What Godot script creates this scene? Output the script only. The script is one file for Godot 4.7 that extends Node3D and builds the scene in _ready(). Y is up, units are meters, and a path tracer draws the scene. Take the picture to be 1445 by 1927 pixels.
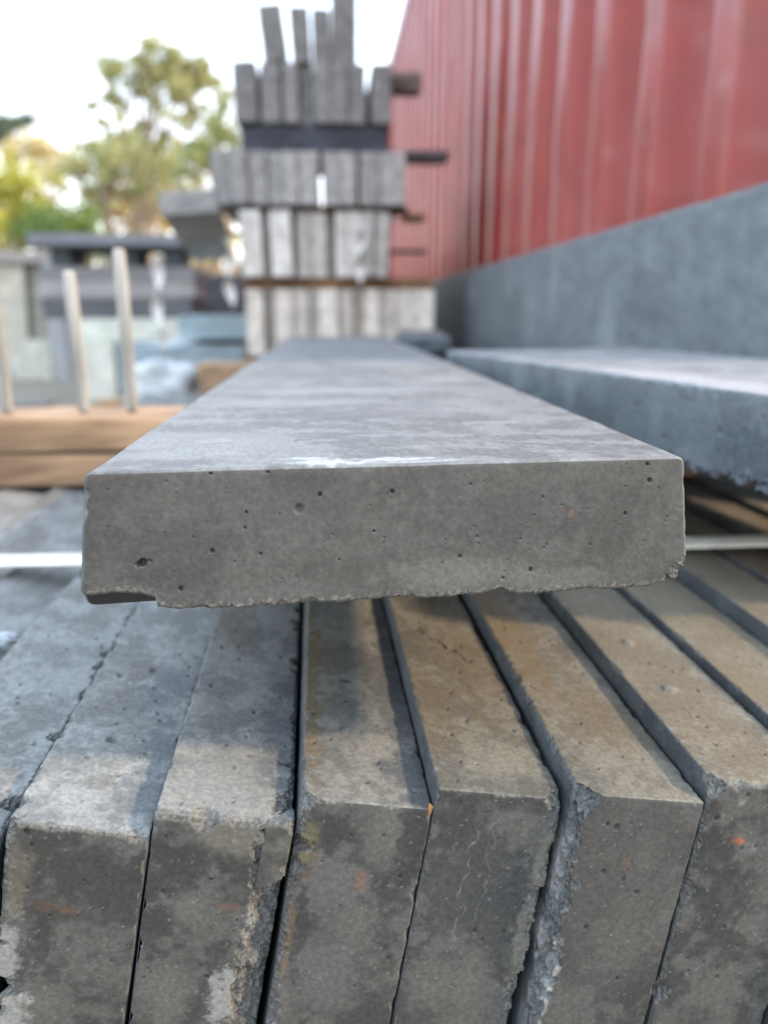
extends Node3D

# ---------------------------------------------------------------- helpers
var used := {}

func numbered(called: String) -> String:
	var n: int = used.get(called, 0)
	used[called] = n + 1
	return called if n == 0 else "%s_%03d" % [called, n]

func tag(o: Node3D, label: String, category: String, group := "") -> Node3D:
	o.set_meta("label", label)
	o.set_meta("category", category)
	if group != "":
		o.set_meta("group", group)
	return o

func obj(called: String, mesh: Mesh, mat: Material, parent: Node = null) -> MeshInstance3D:
	var o := MeshInstance3D.new()
	o.mesh = mesh
	o.material_override = mat
	if parent == null:
		o.name = numbered(called)
		add_child(o, true)
	else:
		var n := 0
		for c in parent.get_children():
			if String(c.name).begins_with(called):
				n += 1
		o.name = called if n == 0 else "%s_%03d" % [called, n]
		parent.add_child(o, true)
	return o

func base(called: String, at: Vector3, turn := 0.0) -> Node3D:
	var o := Node3D.new()
	o.name = numbered(called)
	add_child(o, true)
	o.position = at
	o.rotation.y = turn
	return o

func structure(o: Node3D) -> Node3D:
	o.set_meta("kind", "structure")
	return o

static func noise(s: int, freq: float, oct := 3) -> FastNoiseLite:
	var n := FastNoiseLite.new()
	n.noise_type = FastNoiseLite.TYPE_SIMPLEX_SMOOTH
	n.seed = s
	n.frequency = freq
	n.fractal_type = FastNoiseLite.FRACTAL_FBM if oct > 1 else FastNoiseLite.FRACTAL_NONE
	n.fractal_octaves = oct
	return n

func grain_texture(s: int, freq: float, lo: float, hi: float, oct := 4, kind := FastNoiseLite.TYPE_SIMPLEX_SMOOTH, size := 1024, gain := 0.5) -> NoiseTexture2D:
	var n := noise(s, freq, oct)
	n.noise_type = kind
	var t := NoiseTexture2D.new()
	t.width = size
	t.height = size
	t.seamless = true
	t.noise = n
	n.fractal_gain = gain
	var g := Gradient.new()
	g.set_color(0, Color(lo, lo, lo))
	g.set_color(1, Color(hi, hi, hi))
	t.color_ramp = g
	return t

func triplanar(m: StandardMaterial3D, s: Vector3) -> void:
	m.uv1_triplanar = true
	m.uv1_scale = s

# steps from 0 to total, growing
static func steps(total: float, d0: float, grow := 1.0, dmax := 1.0) -> PackedFloat32Array:
	var a := PackedFloat32Array([0.0])
	var d := d0
	var x := 0.0
	while x + d * 1.4 < total:
		x += d
		a.append(x)
		d = minf(d * grow, dmax)
	a.append(total)
	return a

# fine at both ends
static func ends(total: float, r: float, n: int) -> PackedFloat32Array:
	var a := PackedFloat32Array([0.0, r * 0.35, r])
	for i in range(1, n):
		a.append(r + (total - 2 * r) * i / n)
	a.append_array([total - r, total - r * 0.35, total])
	return a

static func thin(a: PackedFloat32Array, k: int) -> PackedFloat32Array:
	var b := PackedFloat32Array()
	for i in a.size():
		if i % k == 0 or i == a.size() - 1 or i == 1 or i == a.size() - 2:
			b.append(a[i])
	return b

# ---------------------------------------------------------------- a cast concrete block with worn edges, chips, pores and stains
# x 0..w, y 0..h, z 0..-l; the end at z = 0 is the one that faces the yard
class Block:
	var w := 0.05
	var h := 0.2
	var l := 1.5
	var r := 0.0012
	var rz := 0.0006       # the saw-cut ends are squarer than the cast edges
	var wave := 0.0003
	var draft := 0.0       # how much narrower the top is, per side
	var skew := 0.0        # end cut out of square
	var rough := 0.35
	var seed := 1
	# worn edges: x = even chamfer, y = how far the worst bites go
	var e_ft := Vector2(0.0006, 0.0012)
	var e_fl := Vector2(0.0006, 0.0012)
	var e_fr := Vector2(0.0006, 0.0012)
	var e_fb := Vector2(0.0006, 0.0012)
	var e_tl := Vector2(0.0006, 0.0012)
	var e_tr := Vector2(0.0006, 0.0012)
	var cuts: Array = []      # [point, normal, roughness, radius, centre]
	var pores: Array = []     # [face, u, v, r, depth]
	var patches: Array = []   # [face, u, v, ru, rv, color, amount, raggedness]
	var tones: Array = []     # six pairs of colours, linear
	var fresh_tone := Color(0.16, 0.15, 0.135)
	var fresh_mix := 0.8
	var low_edge: Curve = null  # height of the underside along x at the end
	var fresh := 0.0
	var nw: FastNoiseLite
	var nr: FastNoiseLite
	var ne: FastNoiseLite
	var n1: FastNoiseLite
	var n2: FastNoiseLite
	var n3: FastNoiseLite
	var grow_low := 0.0
	var deep_fr := 0.0     # extra bite on the lower part of the front right edge
	var deep_fl := 0.0
	var deep_from := 0.03
	var streak := 1.0      # stretch of the mottling along the length

	func _init() -> void:
		pass

	func ready() -> void:
		nw = Block.make(seed, 22.0, 3)
		nr = Block.make(seed + 1, 420.0, 4)
		ne = Block.make(seed + 2, 60.0, 4)
		n1 = Block.make(seed + 3, 26.0, 4)
		n2 = Block.make(seed + 4, 130.0, 3)
		n3 = Block.make(seed + 5, 800.0, 2)

	static func make(s: int, f: float, o: int) -> FastNoiseLite:
		var n := FastNoiseLite.new()
		n.noise_type = FastNoiseLite.TYPE_SIMPLEX_SMOOTH
		n.seed = s
		n.frequency = f
		n.fractal_type = FastNoiseLite.FRACTAL_FBM if o > 1 else FastNoiseLite.FRACTAL_NONE
		n.fractal_octaves = o
		return n

	func bite(e: Vector2, along: float, which: float, rn: float) -> float:
		var k := ne.get_noise_2d(along, which)
		return e.x * (0.75 + 0.8 * absf(k)) + rn * rough * 0.0028 * minf(1.0, e.x / 0.0015) + e.y * maxf(0.0, k - 0.05) * 2.2 * (1.0 + 0.3 * rn)

	func form(p: Vector3) -> Vector3:
		fresh = 0.0
		var q := Vector3(clampf(p.x, r, w - r), clampf(p.y, r, h - r), clampf(p.z, rz - l, -rz))
		var d := ((p - q) / Vector3(r, r, rz)).normalized()
		p = q + d * Vector3(r, r, rz)
		p -= d * (nw.get_noise_3dv(p) * wave)
		var rn := nr.get_noise_3dv(p)
		var a := -p.z
		var t := h - p.y
		var b := w - p.x
		var s: float
		if a < 0.03:
			if a + t < 0.03:
				s = bite(e_ft, p.x, 1.0, rn) - a - t
				if s > 0.0:
					p.z -= s * 0.5
					p.y -= s * 0.5
					fresh = maxf(fresh, minf(1.0, s / 0.0006) * 0.75)
			if a + p.x < 0.03:
				s = bite(e_fl, p.y, 2.0, rn) - a - p.x
				if deep_fl > 0.0:
					s = deep_fl * smoothstep(deep_from, deep_from + 0.01, t) + n2.get_noise_3dv(p) * 0.0045 + nw.get_noise_3dv(p) * 0.006 + rn * 0.0019 - a - p.x
				if s > 0.0:
					p.z -= s * 0.5
					p.x += s * 0.5
					fresh = maxf(fresh, minf(1.0, s / 0.0006) * 0.8)
			if a + b < 0.03:
				s = bite(e_fr, p.y, 3.0, rn) - a - b
				if deep_fr > 0.0:
					s = deep_fr * smoothstep(deep_from, deep_from + 0.01, t) + n2.get_noise_3dv(p) * 0.0045 + nw.get_noise_3dv(p) * 0.006 + rn * 0.0019 - a - b
				if s > 0.0:
					p.z -= s * 0.5
					p.x -= s * 0.5
					fresh = maxf(fresh, minf(1.0, s / 0.0006) * 0.8)
			if a + p.y < 0.03:
				s = bite(e_fb, p.x, 4.0, rn) - a - p.y
				if s > 0.0:
					p.z -= s * 0.5
					p.y += s * 0.5
					fresh = maxf(fresh, minf(1.0, s / 0.0006))
		if t < 0.03:
			if t + p.x < 0.03:
				s = bite(e_tl, p.z, 5.0, rn) - t - p.x
				if s > 0.0:
					p.y -= s * 0.5
					p.x += s * 0.5
					fresh = maxf(fresh, minf(1.0, s / 0.0006) * 0.6)
			if t + b < 0.03:
				s = bite(e_tr, p.z, 6.0, rn) - t - b
				if s > 0.0:
					p.y -= s * 0.5
					p.x -= s * 0.5
					fresh = maxf(fresh, minf(1.0, s / 0.0006) * 0.6)
		for c in cuts:
			var n: Vector3 = c[1]
			var R: float = c[3]
			if R > 0.0 and (p - c[4]).length() > R * (1.0 + 0.5 * rn):
				continue
			s = n.dot(p - c[0]) + rn * float(c[2]) + n2.get_noise_3dv(p) * float(c[2]) * 1.5
			if s > 0.0:
				p -= n * s
				fresh = maxf(fresh, minf(1.0, s / 0.0005))
		if low_edge:
			var k := smoothstep(0.014, 0.0, p.y)
			if k > 0.0:
				var off := low_edge.sample(clampf(p.x / w, 0.0, 1.0))
				off = lerpf(off, 0.0004, smoothstep(0.0012, 0.0085, -p.z)) + (rn * 0.0010 + n2.get_noise_2d(p.x, 7.0) * 0.0007) * clampf(0.35 + 2.2 * n1.get_noise_2d(p.x * 1.6, 3.0), 0.12, 1.6) * smoothstep(0.004, 0.0, p.y)
				p.y += off * k
				if p.y < off + 0.0022 + rn * 0.002 and p.z > -0.0016:
					fresh = maxf(fresh, 0.9)
		if draft != 0.0:
			p.x += (0.5 - p.x / w) * 2.0 * draft * p.y / h
		p.z -= p.x * skew
		return p

	func paint(p: Vector3, face: int, u: float, v: float) -> Color:
		var ps := Vector3(p.x, p.y, p.z * streak) if streak != 1.0 else p
		var m := n1.get_noise_3dv(ps)
		var m2 := n2.get_noise_3dv(p)
		var g := n3.get_noise_3dv(p)
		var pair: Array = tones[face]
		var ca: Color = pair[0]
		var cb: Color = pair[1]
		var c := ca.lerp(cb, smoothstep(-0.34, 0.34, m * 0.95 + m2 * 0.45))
		for q in patches:
			if q[0] != face:
				continue
			var du: float = (u - q[1]) / q[3]
			var dv: float = (v - q[2]) / q[4]
			var dd := sqrt(du * du + dv * dv)
			var rag: float = q[7]
			if dd > 1.0 + rag * 1.3:
				continue
			var k := smoothstep(1.0, 0.45, dd + rag * (m2 * 0.9 + m * 0.6 + g * 0.35))
			c = c.lerp(q[5], k * q[6])
		var rn := 0.0
		if fresh > 0.0:
			rn = nr.get_noise_3dv(p)
			var f := fresh_tone * (1.0 + 0.9 * rn + 0.8 * g)
			c = c.lerp(f, fresh * fresh_mix)
		c = c * (1.0 + 0.13 * g + 0.08 * m2)
		c.a = 1.0
		return c

	func sheet(st: Array, face: int, us: PackedFloat32Array, vs: PackedFloat32Array) -> void:
		var nu := us.size()
		var nv := vs.size()
		var P := PackedVector3Array()
		var C := PackedColorArray()
		var N := PackedVector3Array()
		P.resize(nu * nv)
		C.resize(nu * nv)
		N.resize(nu * nv)
		var axis := Vector3.ZERO
		for j in nv:
			var v := vs[j]
			for i in nu:
				var u := us[i]
				var p: Vector3
				match face:
					0: p = Vector3(u, v, 0)
					1: p = Vector3(u, h, -v)
					2: p = Vector3(0, v, -u)
					3: p = Vector3(w, v, -u)
					4: p = Vector3(u, 0, -v)
					_: p = Vector3(u, v, -l)
				p = form(p)
				P[j * nu + i] = p
				C[j * nu + i] = paint(p, face, u, v)
		var inward: Vector3 = [Vector3(0, 0, -1), Vector3(0, -1, 0), Vector3(1, 0, 0), Vector3(-1, 0, 0), Vector3(0, 1, 0), Vector3(0, 0, 1)][face]
		for o in pores:
			if o[0] != face:
				continue
			var pr: float = o[3]
			var i0 := us.bsearch(o[1] - pr)
			var i1 := us.bsearch(o[1] + pr)
			var j0 := vs.bsearch(o[2] - pr)
			var j1 := vs.bsearch(o[2] + pr)
			for j in range(maxi(j0, 1), mini(j1, nv - 1)):
				for i in range(maxi(i0, 1), mini(i1, nu - 1)):
					var dd := Vector2(us[i] - o[1], vs[j] - o[2]).length() / pr
					if dd < 1.0:
						var k := sqrt(1.0 - dd * dd)
						P[j * nu + i] += inward * (float(o[4]) * k)
						C[j * nu + i] = C[j * nu + i] * (1.0 - 0.35 * k) if o[4] > 0.0 else C[j * nu + i].lerp(Color(0.26, 0.25, 0.23), 0.6 * k)  # sunken pits get shade in their colour too
		var flip := face == 2 or face == 4 or face == 5
		for j in nv:
			var ja := maxi(j - 1, 0) * nu
			var jb := mini(j + 1, nv - 1) * nu
			for i in nu:
				var du := P[j * nu + mini(i + 1, nu - 1)] - P[j * nu + maxi(i - 1, 0)]
				var dv := P[jb + i] - P[ja + i]
				var n := du.cross(dv).normalized()
				if n == Vector3.ZERO:
					n = inward if flip else -inward
				N[j * nu + i] = -n if flip else n
		var at: int = st[0].size()
		st[0].append_array(P)
		st[1].append_array(N)
		st[2].append_array(C)
		var idx: PackedInt32Array = st[3]
		for j in nv - 1:
			for i in nu - 1:
				var a := at + j * nu + i
				if flip:
					idx.append_array([a, a + 1, a + nu + 1, a, a + nu + 1, a + nu])
				else:
					idx.append_array([a, a + nu + 1, a + 1, a, a + nu, a + nu + 1])
		st[3] = idx

	func build(xs: PackedFloat32Array, ys: PackedFloat32Array, zs: PackedFloat32Array, ys_side := PackedFloat32Array(), right_thin := 4) -> ArrayMesh:
		ready()
		var st := [PackedVector3Array(), PackedVector3Array(), PackedColorArray(), PackedInt32Array()]
		if ys_side.is_empty():
			ys_side = ys
		sheet(st, 0, xs, ys)
		sheet(st, 1, xs, zs)
		sheet(st, 2, zs, ys_side)
		sheet(st, 3, zs, ys if right_thin <= 1 else Block.few(ys, right_thin))
		sheet(st, 4, xs if right_thin <= 1 or low_edge else Block.few(xs, 2), zs)
		sheet(st, 5, Block.few(xs, 8), Block.few(ys, 8))
		var arr := []
		arr.resize(Mesh.ARRAY_MAX)
		arr[Mesh.ARRAY_VERTEX] = st[0]
		arr[Mesh.ARRAY_NORMAL] = st[1]
		arr[Mesh.ARRAY_COLOR] = st[2]
		arr[Mesh.ARRAY_INDEX] = st[3]
		var m := ArrayMesh.new()
		m.add_surface_from_arrays(Mesh.PRIMITIVE_TRIANGLES, arr)
		return m

	static func few(a: PackedFloat32Array, k: int) -> PackedFloat32Array:
		var b := PackedFloat32Array()
		for i in a.size():
			if i % k == 0 or i == a.size() - 1:
				b.append(a[i])
		return b

# ---------------------------------------------------------------- triangles collected by hand
class Soup:
	var P := PackedVector3Array()
	var N := PackedVector3Array()
	var C := PackedColorArray()

	func tri(a: Vector3, b: Vector3, c: Vector3, col: Color) -> void:   # counter-clockwise as given, wound for Godot
		var n := (b - a).cross(c - a).normalized()
		P.append_array([a, c, b])
		N.append_array([n, n, n])
		C.append_array([col, col, col])

	func quad(a: Vector3, b: Vector3, c: Vector3, d: Vector3, col: Color) -> void:
		tri(a, b, c, col)
		tri(a, c, d, col)

	func face(a: Vector3, b: Vector3, c: Vector3, na: Vector3, nb: Vector3, nc: Vector3, col: Color) -> void:   # wound to agree with its normals
		if (b - a).cross(c - a).dot(na + nb + nc) > 0.0:
			P.append_array([a, c, b])
			N.append_array([na, nc, nb])
		else:
			P.append_array([a, b, c])
			N.append_array([na, nb, nc])
		C.append_array([col, col, col])

	func tube(path: PackedVector3Array, radii: PackedFloat32Array, col: Color, sides := 8) -> void:
		var rings := []
		for i in path.size():
			var dir := (path[mini(i + 1, path.size() - 1)] - path[maxi(i - 1, 0)]).normalized()
			var sx := dir.cross(Vector3(0.31, 0.12, 0.94)).normalized()
			var sy := sx.cross(dir).normalized()
			var ring := PackedVector3Array()
			for k in sides:
				var a := TAU * k / sides
				ring.append(path[i] + (sx * cos(a) + sy * sin(a)) * radii[i])
			rings.append(ring)
		for i in path.size() - 1:
			for k in sides:
				var k2 := (k + 1) % sides
				var n0: Vector3 = (rings[i][k] - path[i]).normalized()
				var n1: Vector3 = (rings[i][k2] - path[i]).normalized()
				face(rings[i][k], rings[i + 1][k], rings[i + 1][k2], n0, n0, n1, col)
				face(rings[i][k], rings[i + 1][k2], rings[i][k2], n0, n1, n1, col)

	func mesh() -> ArrayMesh:
		var arr := []
		arr.resize(Mesh.ARRAY_MAX)
		arr[Mesh.ARRAY_VERTEX] = P
		arr[Mesh.ARRAY_NORMAL] = N
		arr[Mesh.ARRAY_COLOR] = C
		var m := ArrayMesh.new()
		m.add_surface_from_arrays(Mesh.PRIMITIVE_TRIANGLES, arr)
		return m

var M := {}
var rng := RandomNumberGenerator.new()

func grey(v: float, warm := 0.0) -> Color:
	return Color(v * (1.0 + warm), v, v * (1.0 - warm))

func tones(front0: Color, front1: Color, top0: Color, top1: Color, side0: Color, side1: Color) -> Array:
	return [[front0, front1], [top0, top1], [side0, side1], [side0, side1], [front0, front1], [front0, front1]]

func make_materials() -> void:
	var c := StandardMaterial3D.new()
	c.vertex_color_use_as_albedo = true
	c.albedo_texture = grain_texture(11, 0.05, 0.72, 1.0, 5, FastNoiseLite.TYPE_SIMPLEX_SMOOTH, 1024, 0.72)
	c.roughness = 0.78
	c.metallic_specular = 0.42
	c.heightmap_enabled = true
	c.heightmap_texture = grain_texture(12, 0.06, 0.0, 1.0, 5)
	c.heightmap_scale = 0.010
	triplanar(c, Vector3.ONE * 6.0)
	M.concrete = c
	var t := c.duplicate()
	t.roughness = 0.6
	t.metallic_specular = 0.5
	M.smooth_concrete = t
	var far := StandardMaterial3D.new()
	far.vertex_color_use_as_albedo = true
	far.roughness = 0.9
	far.albedo_texture = grain_texture(13, 0.02, 0.86, 1.0, 5, FastNoiseLite.TYPE_SIMPLEX_SMOOTH, 512)
	triplanar(far, Vector3.ONE * 2.2)
	M.far = far
	var wd := StandardMaterial3D.new()
	wd.vertex_color_use_as_albedo = true
	wd.roughness = 0.85
	wd.albedo_texture = grain_texture(14, 0.03, 0.78, 1.0, 5, FastNoiseLite.TYPE_SIMPLEX_SMOOTH, 512)
	wd.heightmap_enabled = true
	wd.heightmap_texture = wd.albedo_texture
	wd.heightmap_scale = 0.05
	triplanar(wd, Vector3(0.8, 14.0, 14.0))
	M.wood = wd
	var paintm := StandardMaterial3D.new()
	paintm.vertex_color_use_as_albedo = true
	paintm.roughness = 0.36
	paintm.metallic_specular = 0.42
	paintm.albedo_texture = grain_texture(15, 0.012, 0.86, 1.0, 5, FastNoiseLite.TYPE_SIMPLEX_SMOOTH, 512)
	triplanar(paintm, Vector3.ONE * 1.1)
	M.paint = paintm
	var strap := StandardMaterial3D.new()
	strap.vertex_color_use_as_albedo = true
	strap.roughness = 0.4
	M.strap = strap
	var leaf := StandardMaterial3D.new()
	leaf.vertex_color_use_as_albedo = true
	leaf.roughness = 0.55
	leaf.backlight_enabled = true
	leaf.backlight = Color(0.5, 0.5, 0.3)
	M.leaf = leaf
	var bark := StandardMaterial3D.new()
	bark.vertex_color_use_as_albedo = true
	bark.roughness = 0.9
	M.bark = bark
	var soil := StandardMaterial3D.new()
	soil.roughness = 0.95
	soil.albedo_color = Color(0.30, 0.25, 0.19).linear_to_srgb()
	soil.albedo_texture = grain_texture(16, 0.03, 0.55, 1.0, 6)
	soil.uv1_triplanar = true
	soil.uv1_world_triplanar = true
	soil.uv1_scale = Vector3.ONE * 0.45
	M.soil = soil

# ---------------------------------------------------------------- scene
func _ready() -> void:
	var cam := Camera3D.new()
	cam.name = "camera"
	cam.position = Vector3(0, 0.45, 0)
	cam.rotation = Vector3(deg_to_rad(-14.5475), deg_to_rad(-4.1512), 0)
	var at := CameraAttributesPhysical.new()
	at.frustum_focal_length = 18.02
	at.frustum_focus_distance = 0.285
	at.frustum_near = 0.02
	at.frustum_far = 400.0
	at.exposure_aperture = 3.8
	cam.attributes = at
	add_child(cam)
	cam.fov = 67.316
	cam.near = 0.02
	cam.far = 400.0
	cam.current = true

	var env := Environment.new()
	env.background_mode = Environment.BG_SKY
	env.tonemap_mode = Environment.TONE_MAPPER_LINEAR
	env.tonemap_exposure = 2.0
	env.sdfgi_enabled = true
	env.ssao_enabled = true
	env.ssil_enabled = true
	var sm := ProceduralSkyMaterial.new()
	sm.sky_top_color = Color(0.83, 0.91, 1.0)
	sm.sky_horizon_color = Color(1.0, 0.985, 0.95)
	sm.sky_curve = 0.12
	sm.sky_energy_multiplier = 1.25
	sm.ground_bottom_color = Color(0.45, 0.40, 0.34)
	sm.ground_horizon_color = Color(0.75, 0.72, 0.66)
	sm.sun_angle_max = 60.0
	sm.sun_curve = 0.15
	var sky := Sky.new()
	sky.sky_material = sm
	env.sky = sky
	var we := WorldEnvironment.new()
	we.name = "daylight"
	we.environment = env
	add_child(we)

	var sun := DirectionalLight3D.new()
	sun.name = "sun"
	sun.light_energy = 0.75
	sun.light_color = Color(1.0, 0.90, 0.76)
	sun.light_angular_distance = 4.0
	sun.shadow_enabled = true
	add_child(sun)
	sun.look_at_from_position(Vector3(0.8215, 0.537, 0.19), Vector3.ZERO)

	make_materials()
	ground()
	container()
	panel()
	lower_layer()
	bearers()
	main_slab()
	right_slabs()
	strap()
	stakes()
	tall_stack()
	yard()
	trees()

func ground() -> void:
	var s := Soup.new()
	s.quad(Vector3(-200, 0, 60), Vector3(200, 0, 60), Vector3(200, 0, -300), Vector3(-200, 0, -300), Color.WHITE)
	structure(obj("ground", s.mesh(), M.soil))

# ---------------------------------------------------------------- red container
func container() -> void:
	var o := base("shipping_container", Vector3(0.52, 0, -0.70))
	tag(o, "red corrugated steel shipping container with a rusty streak, behind the grey panel", "shipping container")
	var n := noise(5, 3.0, 4)
	var n2 := noise(6, 18.0, 4)
	var red := Color(0.31, 0.040, 0.030)
	var dull := Color(0.31, 0.062, 0.052)
	var rust := Color(0.12, 0.075, 0.045)
	var L := 6.06
	var y0 := 0.16
	var y1 := 2.22
	var zs := PackedFloat32Array()
	var ds := PackedFloat32Array()
	var per := 0.2455
	var z := 0.10
	var dep := 0.05
	while z + per < L - 0.1:
		for kd in [[0.0, 0.0], [0.018, 0.0], [0.035, 0.0], [0.053, 0.0], [0.07, 0.0], [0.078, 0.05], [0.096, 0.5], [0.114, 0.95], [0.122, 1.0], [0.132, 1.0], [0.143, 1.0], [0.155, 1.0], [0.172, 1.0], [0.188, 1.0], [0.196, 0.95], [0.214, 0.5], [0.236, 0.05]]:
			zs.append(z + kd[0])
			ds.append(kd[1] * dep)
		z += per
	var ys := steps(y1 - y0, 0.02, 1.0)
	var st := SurfaceTool.new()
	st.begin(Mesh.PRIMITIVE_TRIANGLES)
	for j in ys.size():
		for i in zs.size():
			var y := y0 + ys[j]
			var zz := zs[i]
			var p := Vector3(ds[i] + n.get_noise_2d(zz, y) * 0.004, y, -zz)
			var k := n2.get_noise_2d(zz, y)
			var c := red.lerp(dull, smoothstep(-0.3, 0.5, n.get_noise_2d(zz * 2.0, y * 0.5) + k * 0.5))
			# a rusty streak down one fold, and small scuffs where the paint has gone
			var wz := absf(zz - 0.475 - 0.010 * k)
			c = c.lerp(Color(0.36, 0.27, 0.20).lerp(rust, smoothstep(-0.1, 0.4, n2.get_noise_2d(y * 3.0, zz * 3.0))), smoothstep(0.034, 0.006, wz + 0.026 * absf(n2.get_noise_2d(y * 1.7, 3.0))) * smoothstep(0.5, 0.62, y + 0.1 * k) * 0.8)
			c = c.lerp(Color(0.5, 0.32, 0.28), smoothstep(0.42, 0.6, n2.get_noise_2d(zz * 2.0 + 31.0, y * 2.0)) * 0.2)
			for sp in [[0.385, 0.845, 0.014], [0.335, 0.79, 0.02], [0.63, 0.94, 0.02], [0.85, 0.78, 0.012]]:
				c = c.lerp(rust, smoothstep(sp[2], sp[2] * 0.3, Vector2(zz - sp[0], y - sp[1]).length()) * 0.45)
			c = c.lerp(Color(0.75, 0.6, 0.55), smoothstep(0.013, 0.005, Vector2(zz - 0.50, (y - 0.825) * 0.6).length()) * 0.8)
			st.set_color(c)
			st.add_vertex(p)
	var nz := zs.size()
	for j in ys.size() - 1:
		for i in nz - 1:
			var a := j * nz + i
			for q in [a, a + 1, a + nz + 1, a, a + nz + 1, a + nz]:
				st.add_index(q)
	st.generate_normals()
	obj("side_panel", st.commit(), M.paint, o)
	var bx := func(called: String, at: Vector3, size: Vector3, col: Color):
		var b := BoxMesh.new()
		b.size = size
		var s := SurfaceTool.new()
		var arr := b.get_mesh_arrays()
		var cc := PackedColorArray()
		cc.resize(arr[Mesh.ARRAY_VERTEX].size())
		cc.fill(col)
		arr[Mesh.ARRAY_COLOR] = cc
		var am := ArrayMesh.new()
		am.add_surface_from_arrays(Mesh.PRIMITIVE_TRIANGLES, arr)
		var q := obj(called, am, M.paint, o)
		q.position = at
		return q
	bx.call("bottom_rail", Vector3(0.03, 0.08, -L / 2), Vector3(0.08, 0.15, L - 0.2), red)
	bx.call("top_rail", Vector3(0.03, 2.275, -L / 2), Vector3(0.07, 0.10, L - 0.2), red)
	bx.call("corner_post", Vector3(0.06, 1.165, -0.05), Vector3(0.15, 2.33, 0.1), red)
	bx.call("corner_post", Vector3(0.06, 1.165, -L + 0.05), Vector3(0.15, 2.33, 0.1), red)
	bx.call("roof", Vector3(1.2, 2.30, -L / 2), Vector3(2.25, 0.04, L - 0.2), dull)
	bx.call("end_wall", Vector3(1.29, 1.165, -0.05), Vector3(2.3, 2.3, 0.04), red)
	bx.call("end_wall", Vector3(1.29, 1.165, -L + 0.05), Vector3(2.3, 2.3, 0.04), red)
	bx.call("far_side_wall", Vector3(2.42, 1.165, -L / 2), Vector3(0.04, 2.3, L - 0.24), red)

func panel() -> void:
	var b := Block.new()
	b.w = 0.055
	b.h = 0.575
	b.l = 2.9
	b.r = 0.003
	b.wave = 0.0015
	b.seed = 50
	b.streak = 0.6
	b.rough = 0.2
	b.tones = tones(Color(.12, .14, .16), Color(.16, .18, .2), Color(.2, .21, .22), Color(.26, .27, .28), Color(0.140, 0.162, 0.178), Color(0.178, 0.204, 0.222))  # blue of the skylight is put into the concrete colour
	# pale run-marks of lime
	for q in [[1.29, 0.47, 0.02, 0.12, 0.4], [0.91, 0.50, 0.03, 0.09, 0.25], [0.59, 0.40, 0.05, 0.10, 0.3], [0.44, 0.5, 0.04, 0.05, 0.3], [1.79, 0.5, 0.1, 0.05, 0.3], [2.19, 0.45, 0.06, 0.1, 0.2], [1.09, 0.44, 0.08, 0.09, 0.2]]:
		b.patches.append([2, q[0], q[1], q[2], q[3], Color(0.30, 0.335, 0.35), q[4] * 1.9, 0.7])
	for q in [[0.45, 0.46, 0.12, 0.08], [1.25, 0.44, 0.15, 0.07], [0.05, 0.55, 0.1, 0.05]]:
		b.patches.append([2, q[0], q[1], q[2], q[3], Color(0.115, 0.133, 0.15), 0.8, 0.7])
	var o := obj("precast_slab", b.build(ends(b.w, 0.003, 3), steps(b.h, 0.006), steps(b.l, 0.008, 1.01)), M.smooth_concrete)
	o.position = Vector3(0.452, 0.004, -0.66)
	tag(o, "tall blue grey concrete slab standing on edge against the red container", "concrete slab")

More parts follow.
